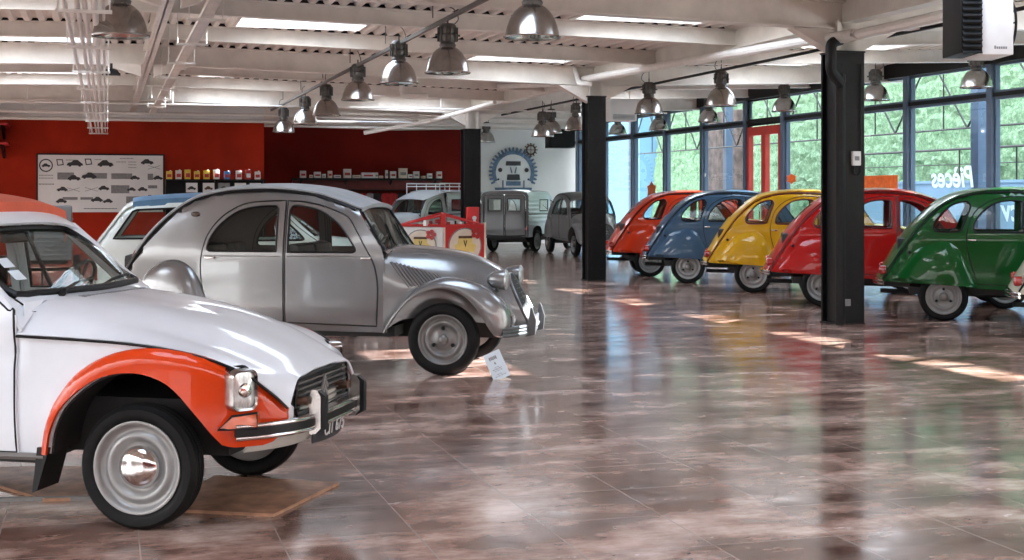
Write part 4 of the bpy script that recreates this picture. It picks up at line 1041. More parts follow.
for y0, y1, z0, z1 in ((v0, v0+.10, 0, 3.12), (v1-.10, v1, 0, 3.12), (vm-.10, vm+.10, 0, 3.12), (v0, v1, 2.92, 3.12), (v0, v1, 0, .25)): box(bm, UF-.07, UF+.05, y0, y1, z0, z1)
dr = struct('door_1', bm, 'doorred', 'red framed double glass door in the glazed wall', smooth=False)
bm = NB(); box(bm, UF-.005, UF+.005, v0+.1, vm-.1, .25, 2.95); box(bm, UF-.005, UF+.005, vm+.1, v1-.1, .25, 2.95); ob('pane', bm, 'pane', dr)
bm = NB(); tube(bm, [(UF-.07, vm+.05, .9), (UF-.13, vm+.05, .95), (UF-.13, vm+.05, 1.35), (UF-.07, vm+.05, 1.4)], .015, 6); ob('handle', bm, 'chrome', dr)
# window lettering (read from outside, so mirrored from inside) and stickers
def vat(px): # v on the facade seen in direction px
    t = (px-512)/1400.0; Y = UF/(CT*t+ST); return Y*(CT-t*ST)
def wtext(body, px, z, size, mat, label, shear=.2):
    o = text('window_lettering', body, size, mat, None, B(UF+.012, vat(px), z), (PI/2, 0, TH-PI/2+PI), .001, 1, font_shear=shear, bold=.012)
    return tag(o, label, 'lettering')
wtext('Pièces', 952, 1.84, .52, 'decal', 'white script reading Pièces on the glass above the red car')
wtext('2cv', 1016, 1.27, .54, 'decal', 'white script reading 2cv on the glass seen through the green car')
def sticker(px, z, w, h, label, spl=6):
    b_ = NB(); pts = []
    for k in range(2*spl):
        a = PI*k/spl; r = 1 if k % 2 else .72; pts.append((w/2*r*math.cos(a), h/2*r*math.sin(a)))
    prism(b_, pts, -.002, .002, 'yz'); recalc(b_)
    tag(ob('window_sticker', b_, 'orange_sticker', None, B(UF-.012, vat(px), z), TH), label, 'sticker')
sticker(652, 1.66, .75, .55, 'orange splash sticker on the glass above the orange-red car')
sticker(792, 1.90, .50, .24, 'small orange sticker on the glass right of the red door')
b_ = NB(); box(b_, -.002, .002, -.62, .62, -.2, .2); tag(ob('window_banner', b_, 'orange_sticker', None, B(UF-.012, vat(881), 1.72), TH), 'orange banner strip on the glass beside the broad near pillar', 'banner')
b_ = NB(); lathe(b_, [(.09, -.01), (.09, .01)], 16, 'x'); tag(ob('window_notice', b_, 'white', None, B(UF-.02, vat(704.5), 2.05), TH), 'small round white notice on the mullion left of the brown stone', 'notice')
# ------------------------------------------------------------------ outside
bm = NB(); box(bm, UF+.1, 60, -10, 70, -.14, -.02); struct('pavement', bm, 'pavement', smooth=False)
bm = NB(); random.seed(3); R_ = []
nv = 290; nz = 56
for j in range(nz+1):
    row = []
    for i in range(nv+1):
        v = 2 + 53.5*i/nv; z = 7.4*j/nz  # extra height above the window view, added to block low sun
        row.append(bm.verts.new((22.2+.08*z+random.uniform(-.07, .07), v+random.uniform(-.05, .05), z+random.uniform(-.04, .04)-.1)))
    R_.append(row)
for j in range(nz):
    for i in range(nv): bm.faces.new((R_[j][i], R_[j][i+1], R_[j+1][i+1], R_[j+1][i]))
top = [bm.verts.new((23.6, v_.co.y, 7.3)) for v_ in R_[-1]]; bot = [bm.verts.new((23.6, v_.co.y, -.1)) for v_ in R_[-1]]
for i in range(nv): bm.faces.new((R_[-1][i], R_[-1][i+1], top[i+1], top[i])); bm.faces.new((top[i], top[i+1], bot[i+1], bot[i]))
o = ob('ivy_hedge', bm, 'hedge', None, (0, 0, 0), TH); tag(o, 'tall green ivy bank outside along the glazed wall', 'hedge', kind='stuff')
bm = NB(); box(bm, 22.0, 24.4, 56.2, 80, -.1, 7.5); box(bm, 14.7, 22, 79.7, 80, -.1, 7.5)
struct('exterior_wall', bm, 'sky_blue', 'pale blue building outside beyond the end of the ivy', smooth=False)
bm = NB(); vs = box(bm, 19.4, 19.9, vat(727)*19.6/14.5-1.2, vat(727)*19.6/14.5+1.35, -.1, 4.3, bev=.05)
tag(ob('stone_wall', bm, 'stone', None, (0, 0, 0), TH), 'brown rubble stone wall block outside left of the red door', 'wall')
for px, uu, w in ((728, 18.2, .22), (980, 17.0, .26), (560, 17, .26)):
    t = (px-512)/1400; Y = uu/(CT*t+ST); v = Y*(CT-t*ST)
    if px < 600: v = 44
    bm = NB(); box(bm, -w/2, w/2, -w/2, w/2, -.1, 4.6); box(bm, -w/2-.08, w/2+.08, -w/2-.08, w/2+.08, -.1, -.05)
    tag(ob('canopy_post', bm, 'post', None, B(uu, v), TH), {728: 'blue grey canopy post outside in front of the brown stone', 980: 'blue grey canopy post outside above the green car', 560: 'blue grey canopy post outside past the far corner'}[px], 'post', 'canopy posts outside')
for k in range(12):
    v = 12+2.9*k; bm = NB(); a = Vector((18.0, v, 2.6)); b = Vector((18.0, v+1.5, 4.5)); c = Vector((18.0, v+2.9, 2.6))
    tube(bm, [(0, 0, 3.0), (0, 1.45, 4.7), (0, 2.9, 3.0)], .025, 6); tube(bm, [(0, 0, 4.7), (0, 2.9, 4.7)], .035, 6); tube(bm, [(0, 0, 3.0), (0, 2.9, 3.0)], .025, 6); tube(bm, [(0, .9, 3.0), (0, .9, 4.7)], .018, 6)
    tube(bm, [(0, 0, 5.48), (0, 2.9, 5.48)], .05, 6); tube(bm, [(0, 0, 4.90), (0, 2.9, 4.90)], .05, 6); tube(bm, [(0, .05, 4.7), (0, .05, 5.48)], .05, 6)  # unseen upper truss, added to break the sunlight into floor patches
    for q in range(4): tube(bm, [(0, .725*q, 4.92), (0, .725*q+.3625, 5.46), (0, .725*q+.725, 4.92)], .055, 6)
    tag(ob('canopy_brace_sun_truss', bm, 'iron', None, B(18.0, v), TH), 'dark zigzag steel brace of the canopy outside the glazed wall, with an unseen sun-breaking truss added on top', 'brace', 'canopy braces outside')
bm = NB(); box(bm, 21.3, 21.6, 6, 38, -.1, 1.85); box(bm, 21.25, 21.65, 6, 38, 1.85, 1.92); struct('exterior_wall_low', bm, 'lowwall', 'low pale blue retaining wall outside under the ivy', smooth=False)
bm = NB(); tube(bm, [(21.5, 8, 2.75), (21.5, 37, 2.75)], .035, 6); tube(bm, [(21.5, 8, 2.35), (21.5, 37, 2.35)], .015, 6)
for k in range(13): tube(bm, [(21.5, 8+2.4*k, 1.92), (21.5, 8+2.4*k, 2.75)], .02, 6)
tag(ob('railing', bm, 'iron', None, (0, 0, 0), TH), 'thin dark railing in front of the ivy outside', 'railing')

# ------------------------------------------------------------------ pendant lamps
def make_lamp(name='pendant_lamp'):
    e = bpy.data.objects.new(name, None); link(e)
    bm = NB(); prof = [(.262, 0), (.268, .012), (.252, .016), (.246, .05), (.232, .11), (.205, .18), (.168, .24), (.125, .28), (.092, .30), (.088, .315)]
    inner = [(r-.006, h) for r, h in prof[::-1]]
    lathe(bm, prof+inner, 36, 'z', closed=True); recalc(bm); sh = ob('reflector', finish(bm, 'reflector', ang=60), 'alu', e)
    bm = NB(); lathe(bm, [(.244, .012), (.244, .018)], 30); ob('cover_glass', bm, 'glass', sh)
    bm = NB(); lathe(bm, [(.0, .03), (.03, .045), (.042, .09), (.04, .14), (.03, .20), (.02, .3)], 16); recalc(bm); ob('bulb', bm, 'white', sh)
    bm = NB(); lathe(bm, [(.06, .29), (.092, .305), (.10, .33), (.088, .345), (.088, .36), (.104, .37), (.112, .40), (.112, .44), (.098, .455), (.098, .47), (.106, .485), (.10, .55), (.075, .575), (0, .58)], 12)
    for k in range(12):
        a = 2*PI*k/12; box(bm, -.004, .004, .095, .122, .37, .53, Matrix.Rotation(a, 4, 'Z'))
    box(bm, -.15, .15, -.012, .012, .43, .455); recalc(bm); ob('ballast_housing', finish(bm, 'housing', ang=40), 'darkmetal', e)
    bm = NB(); tube(bm, [(.0, 0, .57), (0, 0, .64)], .012, 6); tube(bm, cr([(.07, 0, .56), (.14, .02, .64), (.10, .03, .74), (.01, .01, .78)], 4), .007, 5); ob('hook', bm, 'darkmetal', e)
    return e
LAMPS = [(3.76, 12.3, 2.97, 'first'), (3.78, 15.7, 2.93, 0), (3.76, 18.4, 3.02, 0), (3.80, 21.8, 3.02, 0), (3.88, 25.6, 2.99, 0), (3.9, 28.6, 2.98, 0), (3.95, 32.6, 2.99, 0),
         (.13, 13.5, 3.0, 0), (9.42, 23.6, 3.0, 0), (9.6, 20.9, 2.98, 0), (9.5, 27.9, 2.9, 0), (10.1, 31.5, 3.0, 0), (9.6, 30.6, 2.88, 0), (10.4, 38.5, 3.05, 0),
         (13.55, 19.7, 3.27, 0), (13.55, 22.8, 3.27, 0), (13.5, 26.3, 3.27, 0), (13.6, 30.3, 3.25, 0), (13.6, 33.4, 3.2, 0), (13.6, 36.4, 3.22, 0)]
ORD = ['nearest the camera', 'second from the camera', 'third from the camera', 'fourth from the camera', 'fifth from the camera', 'sixth from the camera', 'farthest from the camera']
LL = ['polished bell lamp under the slanting rail, ' + o_ for o_ in ORD] + ['polished bell lamp by the bundle of hanging pipes at top left', 'bell lamp on the inner line left of the blue car, beside the white wall box', 'bell lamp on the inner line above the blue car, large and bright',
  'bell lamp just beside the middle black pillar', 'bell lamp in front of the dark heater near the corner', 'darker bell lamp between the dark heater and the middle pillar', 'bell lamp just right of the farthest black pillar',
  'wide bell lamp right below the big louvred heater', 'bell lamp emerging right of the broad near pillar', 'bell lamp above the red framed door', 'lower bell lamp by the glass above the brown stone', 'lower bell lamp by the glass above the orange-red car', 'lower bell lamp under the white wall box']
proto = make_lamp()
for k, (u, v, z, _) in enumerate(LAMPS):
    e = proto if k == 0 else copytree(proto)
    e.location = B(u, v, z); e.rotation_euler.z = .4*k
    tag(e, LL[k], 'lamp', 'bell pendant lamps under the roof')
    # suspension wire to the steel above
    top_ = 3.6 if k < 7 else zd(u)-.07
    bm = NB(); tube(bm, [(0, 0, .64), (0, 0, top_-z)], .006, 5); ob('suspension_wire', bm, 'iron', e)
bm = NB(); box(bm, 3.755, 3.795, 9, 33.6, 3.54, 3.585)
for k in range(9): tube(bm, [(3.775, 10.5+2.97*k, 3.66), (3.775, 10.5+2.97*k, 3.99)], .008, 5)
tag(ob('lamp_rail', bm, 'darkmetal', None, (0, 0, 0), TH), 'long grey rail slanting under the roof that carries the row of bell lamps', 'rail')
bm = NB(); box(bm, 9.46, 9.5, 9, 33.6, 3.52, 3.56)
tag(ob('lamp_rail', bm, 'iron', None, (0, 0, 0), TH), 'dark rail under the roof between the pillars and the glass', 'rail')
# floodlight
e = empty('floodlight', 'small black floodlight hanging behind the bundle of pipes', 'lamp', B(.08, 22.9, 3.42), TH)
bm = NB(); prism(bm, [(-.14, 0), (.14, 0), (.09, .08), (.02, .10), (.02, .18), (-.02, .18), (-.02, .10), (-.09, .08)], -.08, .08); recalc(bm); ob('body', bm, 'iron', e)
# cable tray, pipe bundle, pipes
e = empty('cable_tray', 'narrow white cable tray running under the roof beside the ridge girder', 'cable tray', B(1.05, 12, 3.46), TH)
bm = NB(); box(bm, -.06, .06, 0, 22.5, 0, .01); box(bm, -.065, -.055, 0, 22.5, 0, .05); box(bm, .055, .065, 0, 22.5, 0, .05); ob('tray', bm, 'steel', e)
bm = NB()
for q in (-.03, 0, .03): tube(bm, [(q, 0, .035), (q, 22.5, .035)], .012, 5)
ob('cables', bm, 'pipe', e)
for k in range(9):
    bm = NB(); box(bm, -.20, .20, 1+2.6*k, 1.03+2.6*k, -.03, .0); tube(bm, [(-.18, 1.015+2.6*k, 0), (-.18, 1.015+2.6*k, .55)], .006, 4); tube(bm, [(.18, 1.015+2.6*k, 0), (.18, 1.015+2.6*k, .55)], .006, 4); ob('tray_hanger', bm, 'pipe', e)
e = empty('pipe_bundle', 'bundle of slim white pipes hanging on crossbars at upper left', 'pipe', B(-.17, 12, 3.08), TH)
for q, dz, r in ((-.16, .03, .022), (-.06, .03, .022), (.00, .03, .022), (.08, .03, .028), (.15, .05, .014)):
    bm = NB(); tube(bm, [(q, -.8, dz+.45), (q, -.7, dz+.15), (q, -.2, dz), (q, 24.5, dz)], r, 8); ob('pipe', bm, 'pipe', e)
for k in range(9):
    bm = NB(); box(bm, -.24, .22, .3+3*k, .34+3*k, -.02, .01)
    for q in (-.22, .2): tube(bm, [(q, .32+3*k, 0), (q, .32+3*k, .9)], .006, 4)
    ob('crossbar', bm, 'pipe', e)
PIPES = [(-3.1, 11.2, 36.0, 3.42, .045, 'thick white pipe along the top of the red wall'), (-8.8, 11.5, 34.6, 3.50, .035, 'white pipe running crosswise above the thick one'), (-8.8, 13, 31.4, 3.52, .02, 'thin white pipe running crosswise under the far roof beams'), (2, 12.5, 39.0, 3.45, .025, 'thin white rail crosswise near the back wall')]
for a, b, v, z, r, lab in PIPES:
    bm = NB(); tube(bm, [(a, v, z), (b, v, z)], r, 8)
    n_ = int((b-a)/3)
    for k in range(n_): tube(bm, [(a+1.2+3*k, v, z), (a+1.2+3*k, v, zd(a+1.2+3*k)-.05)], .008, 4)
    tag(ob('crosswise_pipe', bm, 'pipe', None, (0, 0, 0), TH), lab, 'pipe')
bm = NB(); tube(bm, [(7.4, 27.2, 3.72), (8.3, 24.6, 3.60)], .05, 8); tag(ob('branch_pipe', bm, 'pipe', None, (0, 0, 0), TH), 'short white branch pipe running to the middle pillar head', 'pipe'); bm = NB(); tube(bm, cr([(6.1, 29.5, 3.95), (6.1, 29.5, 3.74), (6.2, 29.4, 3.66), (6.6, 29.2, 3.66)], 3), .06, 8)
tag(ob('branch_pipe', bm, 'pipe', None, (0, 0, 0), TH), 'white pipe elbow coming down from the roof left of the middle pillar', 'pipe')
bm = NB(); tube(bm, [(6.0, 33.6, 3.05), (7.6, 33.2, 3.35), (8.3, 30.0, 3.60)], .05, 8)
tag(ob('branch_pipe', bm, 'pipe', None, (0, 0, 0), TH), 'white pipe sloping down to the farthest pillar', 'pipe')
# unit heaters
e = empty('unit_heater', 'large white unit heater with black louvres hanging at top right', 'heater', B(11.9, 18.0, 3.46), TH)
S_ = Vector((0, 0, 0))
def heater(e, w, d_, h, ang=0):
    RM = Matrix.Rotation(ang, 4, 'Z')
    bm = NB(); box(bm, -w/2, w/2, -d_/2+.02, d_/2, 0, h, RM, bev=.015); ob('case', bm, 'white', e)
    bm = NB(); box(bm, -w/2-.004, -w/2+.01, -d_/2+.02, d_/2-.2*d_, .03, h-.03, RM); box(bm, -w/2-.03, w/2-.12*w, -d_/2-.06, -d_/2+.05, .02, h-.02, RM); ob('louvre_frame', bm, 'black', e)
    bm = NB(); n_ = 10
    for k in range(n_):
        z = .06+(h-.1)*k/n_
        prism(bm, [(-d_/2-.13, z-.02), (-d_/2-.05, z+.03), (-d_/2-.05, z+.02), (-d_/2-.13, z-.03)], -w/2+.02, w/2-.16*w, 'yz', RM)
    recalc(bm); ob('louvre', bm, 'iron', e)
    bm = NB(); tube(bm, [RM @ Vector((w/2+.06, .22*math.cos(2*PI*k/20), h/2+.22*math.sin(2*PI*k/20))) for k in range(20)], .015, 6, closed=True); lathe(bm, [(.06, -.03), (.06, .04)], 12, 'x', RM @ Matrix.Translation((w/2+.04, 0, h/2)))
    ob('fan_guard', bm, 'iron', e)
    bm = NB(); 
    for q in (-.3, .3): tube(bm, [RM @ Vector((q*w, 0, h)), RM @ Vector((q*w, 0, h+.5))], .01, 5)
    ob('hanger_rod', bm, 'steel', e)
e.location = Vector((0, 0, 0)); 
def XY(px, Y): return Vector(((px-512)/1400.0*Y, Y, 0))
p_ = XY(979, 12.6); e.scale = (.78, .78, .85); e.location = Vector((p_.x, p_.y, 2.77)); e.rotation_euler.z = 0
# case seen front-left: louvres face the camera, white side to the right
bm = NB(); box(bm, -.06, .30, -.28, .42, 0, .70, bev=.015); case = ob('case', bm, 'white', e)
bm = NB(); box(bm, -.30, -.06, -.30, .40, .02, .70, bev=.01); ob('louvre_frame', bm, 'black', e)
bm = NB()
for k in range(10):
    z = .05+.064*k
    prism(bm, [(-.345, z-.03), (-.275, z+.03), (-.275, z+.018), (-.345, z-.042)], -.30, .30, 'yz', Matrix.Translation((-.18, -.0, 0)) @ Matrix.Diagonal((.36, 1, 1, 1)))
recalc(bm); ob('louvre', bm, 'iron', e)
bm = NB(); tube(bm, [(.36, .07+.26*math.cos(2*PI*k/20), .35+.26*math.sin(2*PI*k/20)) for k in range(20)], .015, 6, closed=True); tube(bm, [(.36, -.19, .35), (.36, .33, .35)], .01, 5); lathe(bm, [(.10, .30), (.10, .38)], 12, 'x', Matrix.Translation((0, .07, .35))); ob('fan_guard', bm, 'iron', e)
bm = NB()
for x, y in ((0, 0), (.2, .3)): tube(bm, [(x, y, .7), (x, y, 1.0)], .012, 5)
ob('hanger_rod', bm, 'steel', e)
bm = NB()
for k in range(6): box(bm, .08+.025*k, .098+.025*k, -.284, -.28, .06, .085 if k else .095)
ob('maker_mark', bm, 'greyink', case)
e2 = empty('unit_heater', 'white box heater between the middle pillar and the glass', 'heater', B(U(620, 25.2), 25.2, 2.95), TH)
bm = NB(); box(bm, -.27, .27, -.2, .2, .0, .42, bev=.01); ob('case', bm, 'white', e2)
bm = NB()
for k in range(4): box(bm, -.22, .22, -.212, -.2, .03+.025*k, .042+.025*k)
ob('louvre', bm, 'greyink', e2)
bm = NB()
for q in (-.2, .2): tube(bm, [(q, 0, .42), (q, 0, .95)], .008, 5)
ob('hanger_rod', bm, 'steel', e2)
e3 = empty('unit_heater', 'dark louvred heater hanging near the far corner', 'heater', B(U(560, 37), 37.0, 2.85), TH)
bm = NB(); box(bm, -.36, .36, -.25, .25, .0, .52, bev=.01); ob('case', bm, 'black', e3)
bm = NB()
for k in range(8): box(bm, -.33, .33, -.28, -.25, .05+.055*k, .075+.055*k)
ob('louvre', bm, 'iron', e3)
bm = NB()
for q in (-.25, .25): tube(bm, [(q, 0, .5), (q, 0, 1.1)], .01, 5)
ob('hanger_rod', bm, 'steel', e3)

# ------------------------------------------------------------------ banner with printed car drawings
BU0, BU1, BZ0, BZ1 = -1.68, 1.44, 1.10, 2.58
e = empty('wall_banner', 'wide white banner printed with rows of small black car drawings on the red wall', 'banner', B((BU0+BU1)/2, 37.96, BZ0), TH)
bm = NB(); box(bm, -1.56, 1.56, -.012, .03, 0, 1.48); ob('sheet', bm, 'banner', e)
bm = NB(); 
for x0, x1, z0, z1 in ((-1.6, 1.6, 1.48, 1.52), (-1.6, -1.56, 0, 1.5), (1.56, 1.6, 0, 1.5)): box(bm, x0, x1, -.02, .03, z0, z1)
ob('frame', bm, 'seal', e)
ink = NB(); gry = NB()
def minicar(x, z, s, fl=1):
    pts = [(-1, .0), (-.98, .22), (-.7, .42), (-.35, .72), (.15, .74), (.42, .45), (.85, .36), (1, .1), (1, 0), (.8, 0), (.72, -.14), (.5, -.14), (.42, 0), (-.4, 0), (-.48, -.14), (-.7, -.14), (-.78, 0)]
    pts = [(x+fl*s*a, z+s*b) for a, b in pts]
    prism(ink, pts if fl > 0 else pts[::-1], -.018, -.012, 'xz')
def bar(b_, x, z, w, h, y=0): box(b_, x-w/2, x+w/2, -.017-y, -.012, z-h/2, z+h/2)
def bpx(x, y): return (-1.56+(x-118)/800*3.12, 1.48-(y-98)/365*1.48)   # reading of the banner, 8x enlarged
for x, y, s in ((350, 165, .16), (345, 255, .13), (270, 325, .11), (265, 400, .11), (545, 165, .16), (440, 243, .15), (535, 318, .11), (490, 392, .12), (560, 400, .10), (735, 250, .10), (712, 324, .09), (785, 324, .10), (815, 150, .13), (885, 250, .10), (835, 380, .12)):
    a, b = bpx(x, y); minicar(a, b, s*1.25, 1 if x % 2 else -1)
for x, y, w, h in ((292, 232, 105, 45), (505, 230, 100, 36), (650, 232, 135, 36), (640, 316, 118, 52), (720, 384, 84, 44), (835, 235, 35, 40), (850, 300, 60, 20), (320, 375, 95, 18), (425, 375, 80, 16)):
    a, b = bpx(x, y); bar(gry, a, b, w/800*3.12, h/365*1.48)
for x, y, w in ((318, 130, 50), (500, 126, 50), (682, 118, 90), (650, 140, 70), (722, 140, 60), (722, 158, 60), (722, 176, 60), (172, 228, 95), (172, 246, 95), (172, 284, 100), (515, 440, 220)):
    a, b = bpx(x, y); 
    for k in range(int(w/9)): bar(ink if w > 200 or y == 284 else gry, a-w/1600*3.12+.035*k+.015, b, .024, .022, .001)
for x, y in ((340, 320), (860, 175), (455, 318)):
    a, b = bpx(x, y)
    for sg in (-1, 1):
        q = [(a-.16, b-.05*sg), (a+.16, b+.05*sg), (a+.16, b+.05*sg+.012), (a-.16, b-.05*sg+.012)]; prism(gry, q, -.018, -.012, 'xz')
a, b = bpx(168, 165)
for k in range(24):
    t0, t1 = 2*PI*k/24, 2*PI*(k+1)/24
    prism(ink, [(a+.14*math.cos(t0), b+.14*math.sin(t0)), (a+.14*math.cos(t1), b+.14*math.sin(t1)), (a+.17*math.cos(t1), b+.17*math.sin(t1)), (a+.17*math.cos(t0), b+.17*math.sin(t0))], -.018, -.012, 'xz')
minicar(a, b-.03, .11)
for x, y in ((255, 145), (435, 140)):
    a, b = bpx(x, y)
    pts = [(a-.09, b+.08), (a+.07, b+.08), (a+.10, b-.07), (a-.06, b-.09)]; c4_ = [(a-.06, b+.055), (a+.05, b+.055), (a+.07, b-.045), (a-.04, b-.065)]
    for i in range(4): j = (i+1) % 4; prism(ink, [pts[i], pts[j], c4_[j], c4_[i]], -.018, -.012, 'xz')
recalc(ink); recalc(gry); ob('car_print', ink, 'ink', e); ob('table_print', gry, 'greyink', e)['kind'] = 'stuff'
# dark red brackets and shelf boards at far left
for z, lab in ((3.28, 'upper dark red shelf board on brackets at the left edge of the red wall'), (2.80, 'lower dark red shelf board on brackets at the left edge of the red wall')):
    e = empty('wall_shelf', lab, 'shelf', B(-3.6, 37.5, z), TH, 'dark red shelf boards at the left')
    bm = NB(); box(bm, -2, 1.25, -.7, .48, 0, .05); ob('board', bm, 'stallred', e)
    for x in (-1.4, 1.1):
        bm = NB(); prism(bm, [(.48, 0), (-.6, 0), (.48, -.32)], x-.03, x+.03, 'yz'); recalc(bm); ob('bracket', bm, 'iron', e)
bx('cabinet', -3.05, 37.0, 0, .55, .5, 1.86, 'whitewall', 'white cabinet against the red wall at the left edge', 'cabinet', bev=.02)
# black shelving with tins and framed prints
e = empty('shelf_unit', 'black shelving against the red wall right of the banner', 'shelf', B(2.78, 37.75, 0), TH)
bm = NB(); box(bm, -1.25, 1.25, .18, .22, 0, 1.95); ob('back_panel', bm, 'iron', e)
for z in (1.93, 1.56, 1.20, .80, .35):
    bm = NB(); box(bm, -1.28, 1.28, -.2, .2, z, z+.03); ob('shelf_board', bm, 'iron', e)
for x in (-1.27, 0, 1.27):
    bm = NB(); box(bm, x-.02, x+.02, -.2, .2, 0, 1.95); ob('upright', bm, 'iron', e)
TINS = [(169.2, 'tin_yellow', 'yellow tin at the banner end of the top shelf'), (178.5, 'tin_white', 'pinkish white tin beside the end yellow one'), (187.4, 'tin_yellow', 'yellow tin with a red lid stripe, third on the top shelf'), (196.9, 'tin_yellow', 'tall yellow tin with a white top, fourth on the top shelf'),
        (206.5, 'tin_yellow', 'narrow yellow tin just left of a white one'), (216.4, 'tin_white', 'white tin just left of the blue one'), (227, 'tin_blue', 'blue tin with a white lid on the top shelf'), (238.7, 'tin_white', 'white tin just right of the blue one'), (248, 'tin_red', 'dark red tin on the top shelf'), (257.5, 'tin_white', 'white tin at the far right end of the top shelf')]
for k, (px, mt_, lab) in enumerate(TINS):
    t = empty('oil_tin', lab, 'tin', B(U(px, 37.6), 37.6, 1.96), TH+.1*(k % 3), 'tins on the black shelving')
    h = .21+.02*(k % 3); bm = NB(); box(bm, -.075, .075, -.05, .05, 0, h, bev=.012); b0 = ob('body', bm, mt_, t)
    bm = NB(); lathe(bm, [(.022, h-.003), (.022, h+.02), (0, h+.022)], 10, mat=Matrix.Translation((.03, 0, 0))); ob('cap', bm, 'tin_red' if k in (2, 7) else 'white', t)
    bm = NB(); box(bm, -.055, .055, -.053, -.049, .05, h*.62); ob('label', bm, 'tin_red' if mt_ != 'tin_red' else 'white', t)
for k, (px, mt_, lab) in enumerate(((191.7, 'greyink', 'grey framed car print under the yellow tins'), (208.6, 'cream', 'cream framed print on the black shelving'), (224, 'ink', 'dark framed print under the blue tin'), (240.3, 'greyink', 'grey framed car print, second from the shelving right end'), (255.4, 'greyink', 'grey framed car print at the shelving right end'))):
    t = empty('framed_print', lab, 'picture', B(U(px, 37.58), 37.58, 1.595), TH, 'framed prints on the black shelving')
    bm = NB(); 
    for a in ((-.17, .17, 0, .02), (-.17, .17, .27, .29), (-.17, -.15, .02, .27), (.15, .17, .02, .27)): box(bm, a[0], a[1], -.015, .015, a[2], a[3])
    ob('frame', bm, 'seal', t)
    bm = NB(); box(bm, -.15, .15, -.008, .008, .02, .27); sh = ob('sheet', bm, 'banner' if mt_ != 'ink' else 'greyink', t)
    ink = NB(); minicar(0, .10, .11); recalc(ink); bmesh.ops.translate(ink, verts=ink.verts[:], vec=(0, .006, 0)); ob('printed_car', ink, 'ink' if mt_ != 'cream' else 'rust', sh)
# long shelf on the recessed wall
e = empty('wall_shelf', 'long black shelf with small boxes and mugs on the deep red wall', 'shelf', B((U(293, 42.7)+U(442, 42.7))/2, 42.75, 2.0), TH)
hw = (U(442, 42.7)-U(293, 42.7))/2
bm = NB(); box(bm, -hw, hw, -.2, .22, 0, .07); ob('board', bm, 'iron', e)
bm = NB(); box(bm, -hw, hw, .05, .22, -.28, 0); ob('valance', bm, 'woodred', e)
for q in (-.9, -.3, .3, .9):
    bm = NB(); prism(bm, [(.22, 0), (-.15, 0), (.22, -.25)], q*hw-.02, q*hw+.02, 'yz'); recalc(bm); ob('bracket', bm, 'iron', e)
ITEMS = [(70, 30, 35), (113, 15, 15), (147, 35, 30), (182, 18, 20), (215, 22, 35), (255, 35, 15), (308, 40, 45), (358, 40, 15), (420, 70, 28), (465, 15, 28), (490, 20, 12), (520, 12, 40), (555, 30, 35), (608, 45, 50), (648, 20, 20), (680, 30, 35), (718, 20, 12), (752, 25, 25), (803, 28, 35)]
WORDS = ['tall white carton at the left end of the long shelf', 'tiny pale box just right of the left-end carton', 'broad white carton near the left end of the long shelf', 'small pale box between the broad carton and the upright one', 'upright pale box, fifth along the long shelf', 'flat white packet, sixth along the long shelf', 'large white carton left of the flat packet in the middle', 'flat pale packet left of the longest carton', 'longest white carton in the middle of the long shelf', 'small upright box touching the longest carton', 'tiny flat packet right of the middle', 'thin upright white bottle box on the long shelf', 'white carton just right of the thin upright box', 'largest and tallest white carton on the long shelf', 'small pale box between the tallest carton and the next', 'white carton fourth from the right end', 'tiny flat packet third from the right end', 'pale box second from the right end', 'white carton at the right end of the long shelf']
for k, (x, w, h) in enumerate(ITEMS):
    u = U(290+x/5.39, 42.65); W_ = w/5.39/31.5; H_ = h/5.39/31.5*1.05
    t = tag(bpy.data.objects.new('carton', None), WORDS[k], 'box', 'cartons on the long shelf'); link(t); t.location = B(u, 42.65, 2.07); t.rotation_euler.z = TH
    bm = NB(); box(bm, -W_/2, W_/2, -.07, .07, 0, H_, bev=.006); ob('body', bm, ('tin_white', 'cream', 'white')[k % 3], t)
    bm = NB(); box(bm, -W_*.35, W_*.35, -.073, -.069, H_*.3, H_*.6); ob('label', bm, ('tin_red', 'greyink')[k % 2], t)
# clothes rack below
e = empty('clothes_rack', 'black clothes rack under the long shelf', 'rack', B(8.0, 42.2, 0), TH)
bm = NB(); tube(bm, [(-2.6, 0, 0), (-2.6, 0, 1.7), (2.0, 0, 1.7), (2.0, 0, 0)], .02, 8); tube(bm, [(-2.6, -.3, .02), (-2.6, .3, .02)], .02, 6); tube(bm, [(2.0, -.3, .02), (2.0, .3, .02)], .02, 6); ob('frame', bm, 'iron', e)
CL = [('cloth_grey', 352), ('cloth_black', 358), ('cloth_red', 363), ('cloth_grey', 370), ('cloth_black', 377), ('cloth_red', 386), ('cloth_red', 393), ('cloth_black', 401), ('cloth_black', 410), ('cloth_black', 345), ('cloth_black', 322), ('cloth_black', 333)]
CW = ['grey top hanging left of a black one on the rack', 'black top between the first grey and red ones', 'slim red top hanging between black and grey ones', 'grey top hanging in the middle of the rack', 'black top left of the wide red ones', 'wide red top, left one of the red pair', 'wide red top, right one of the red pair', 'black top just right of the red pair', 'black top at the right end of the rack', 'black top just left of the first grey one', 'black top at the left end of the rack', 'black top second from the left end of the rack']
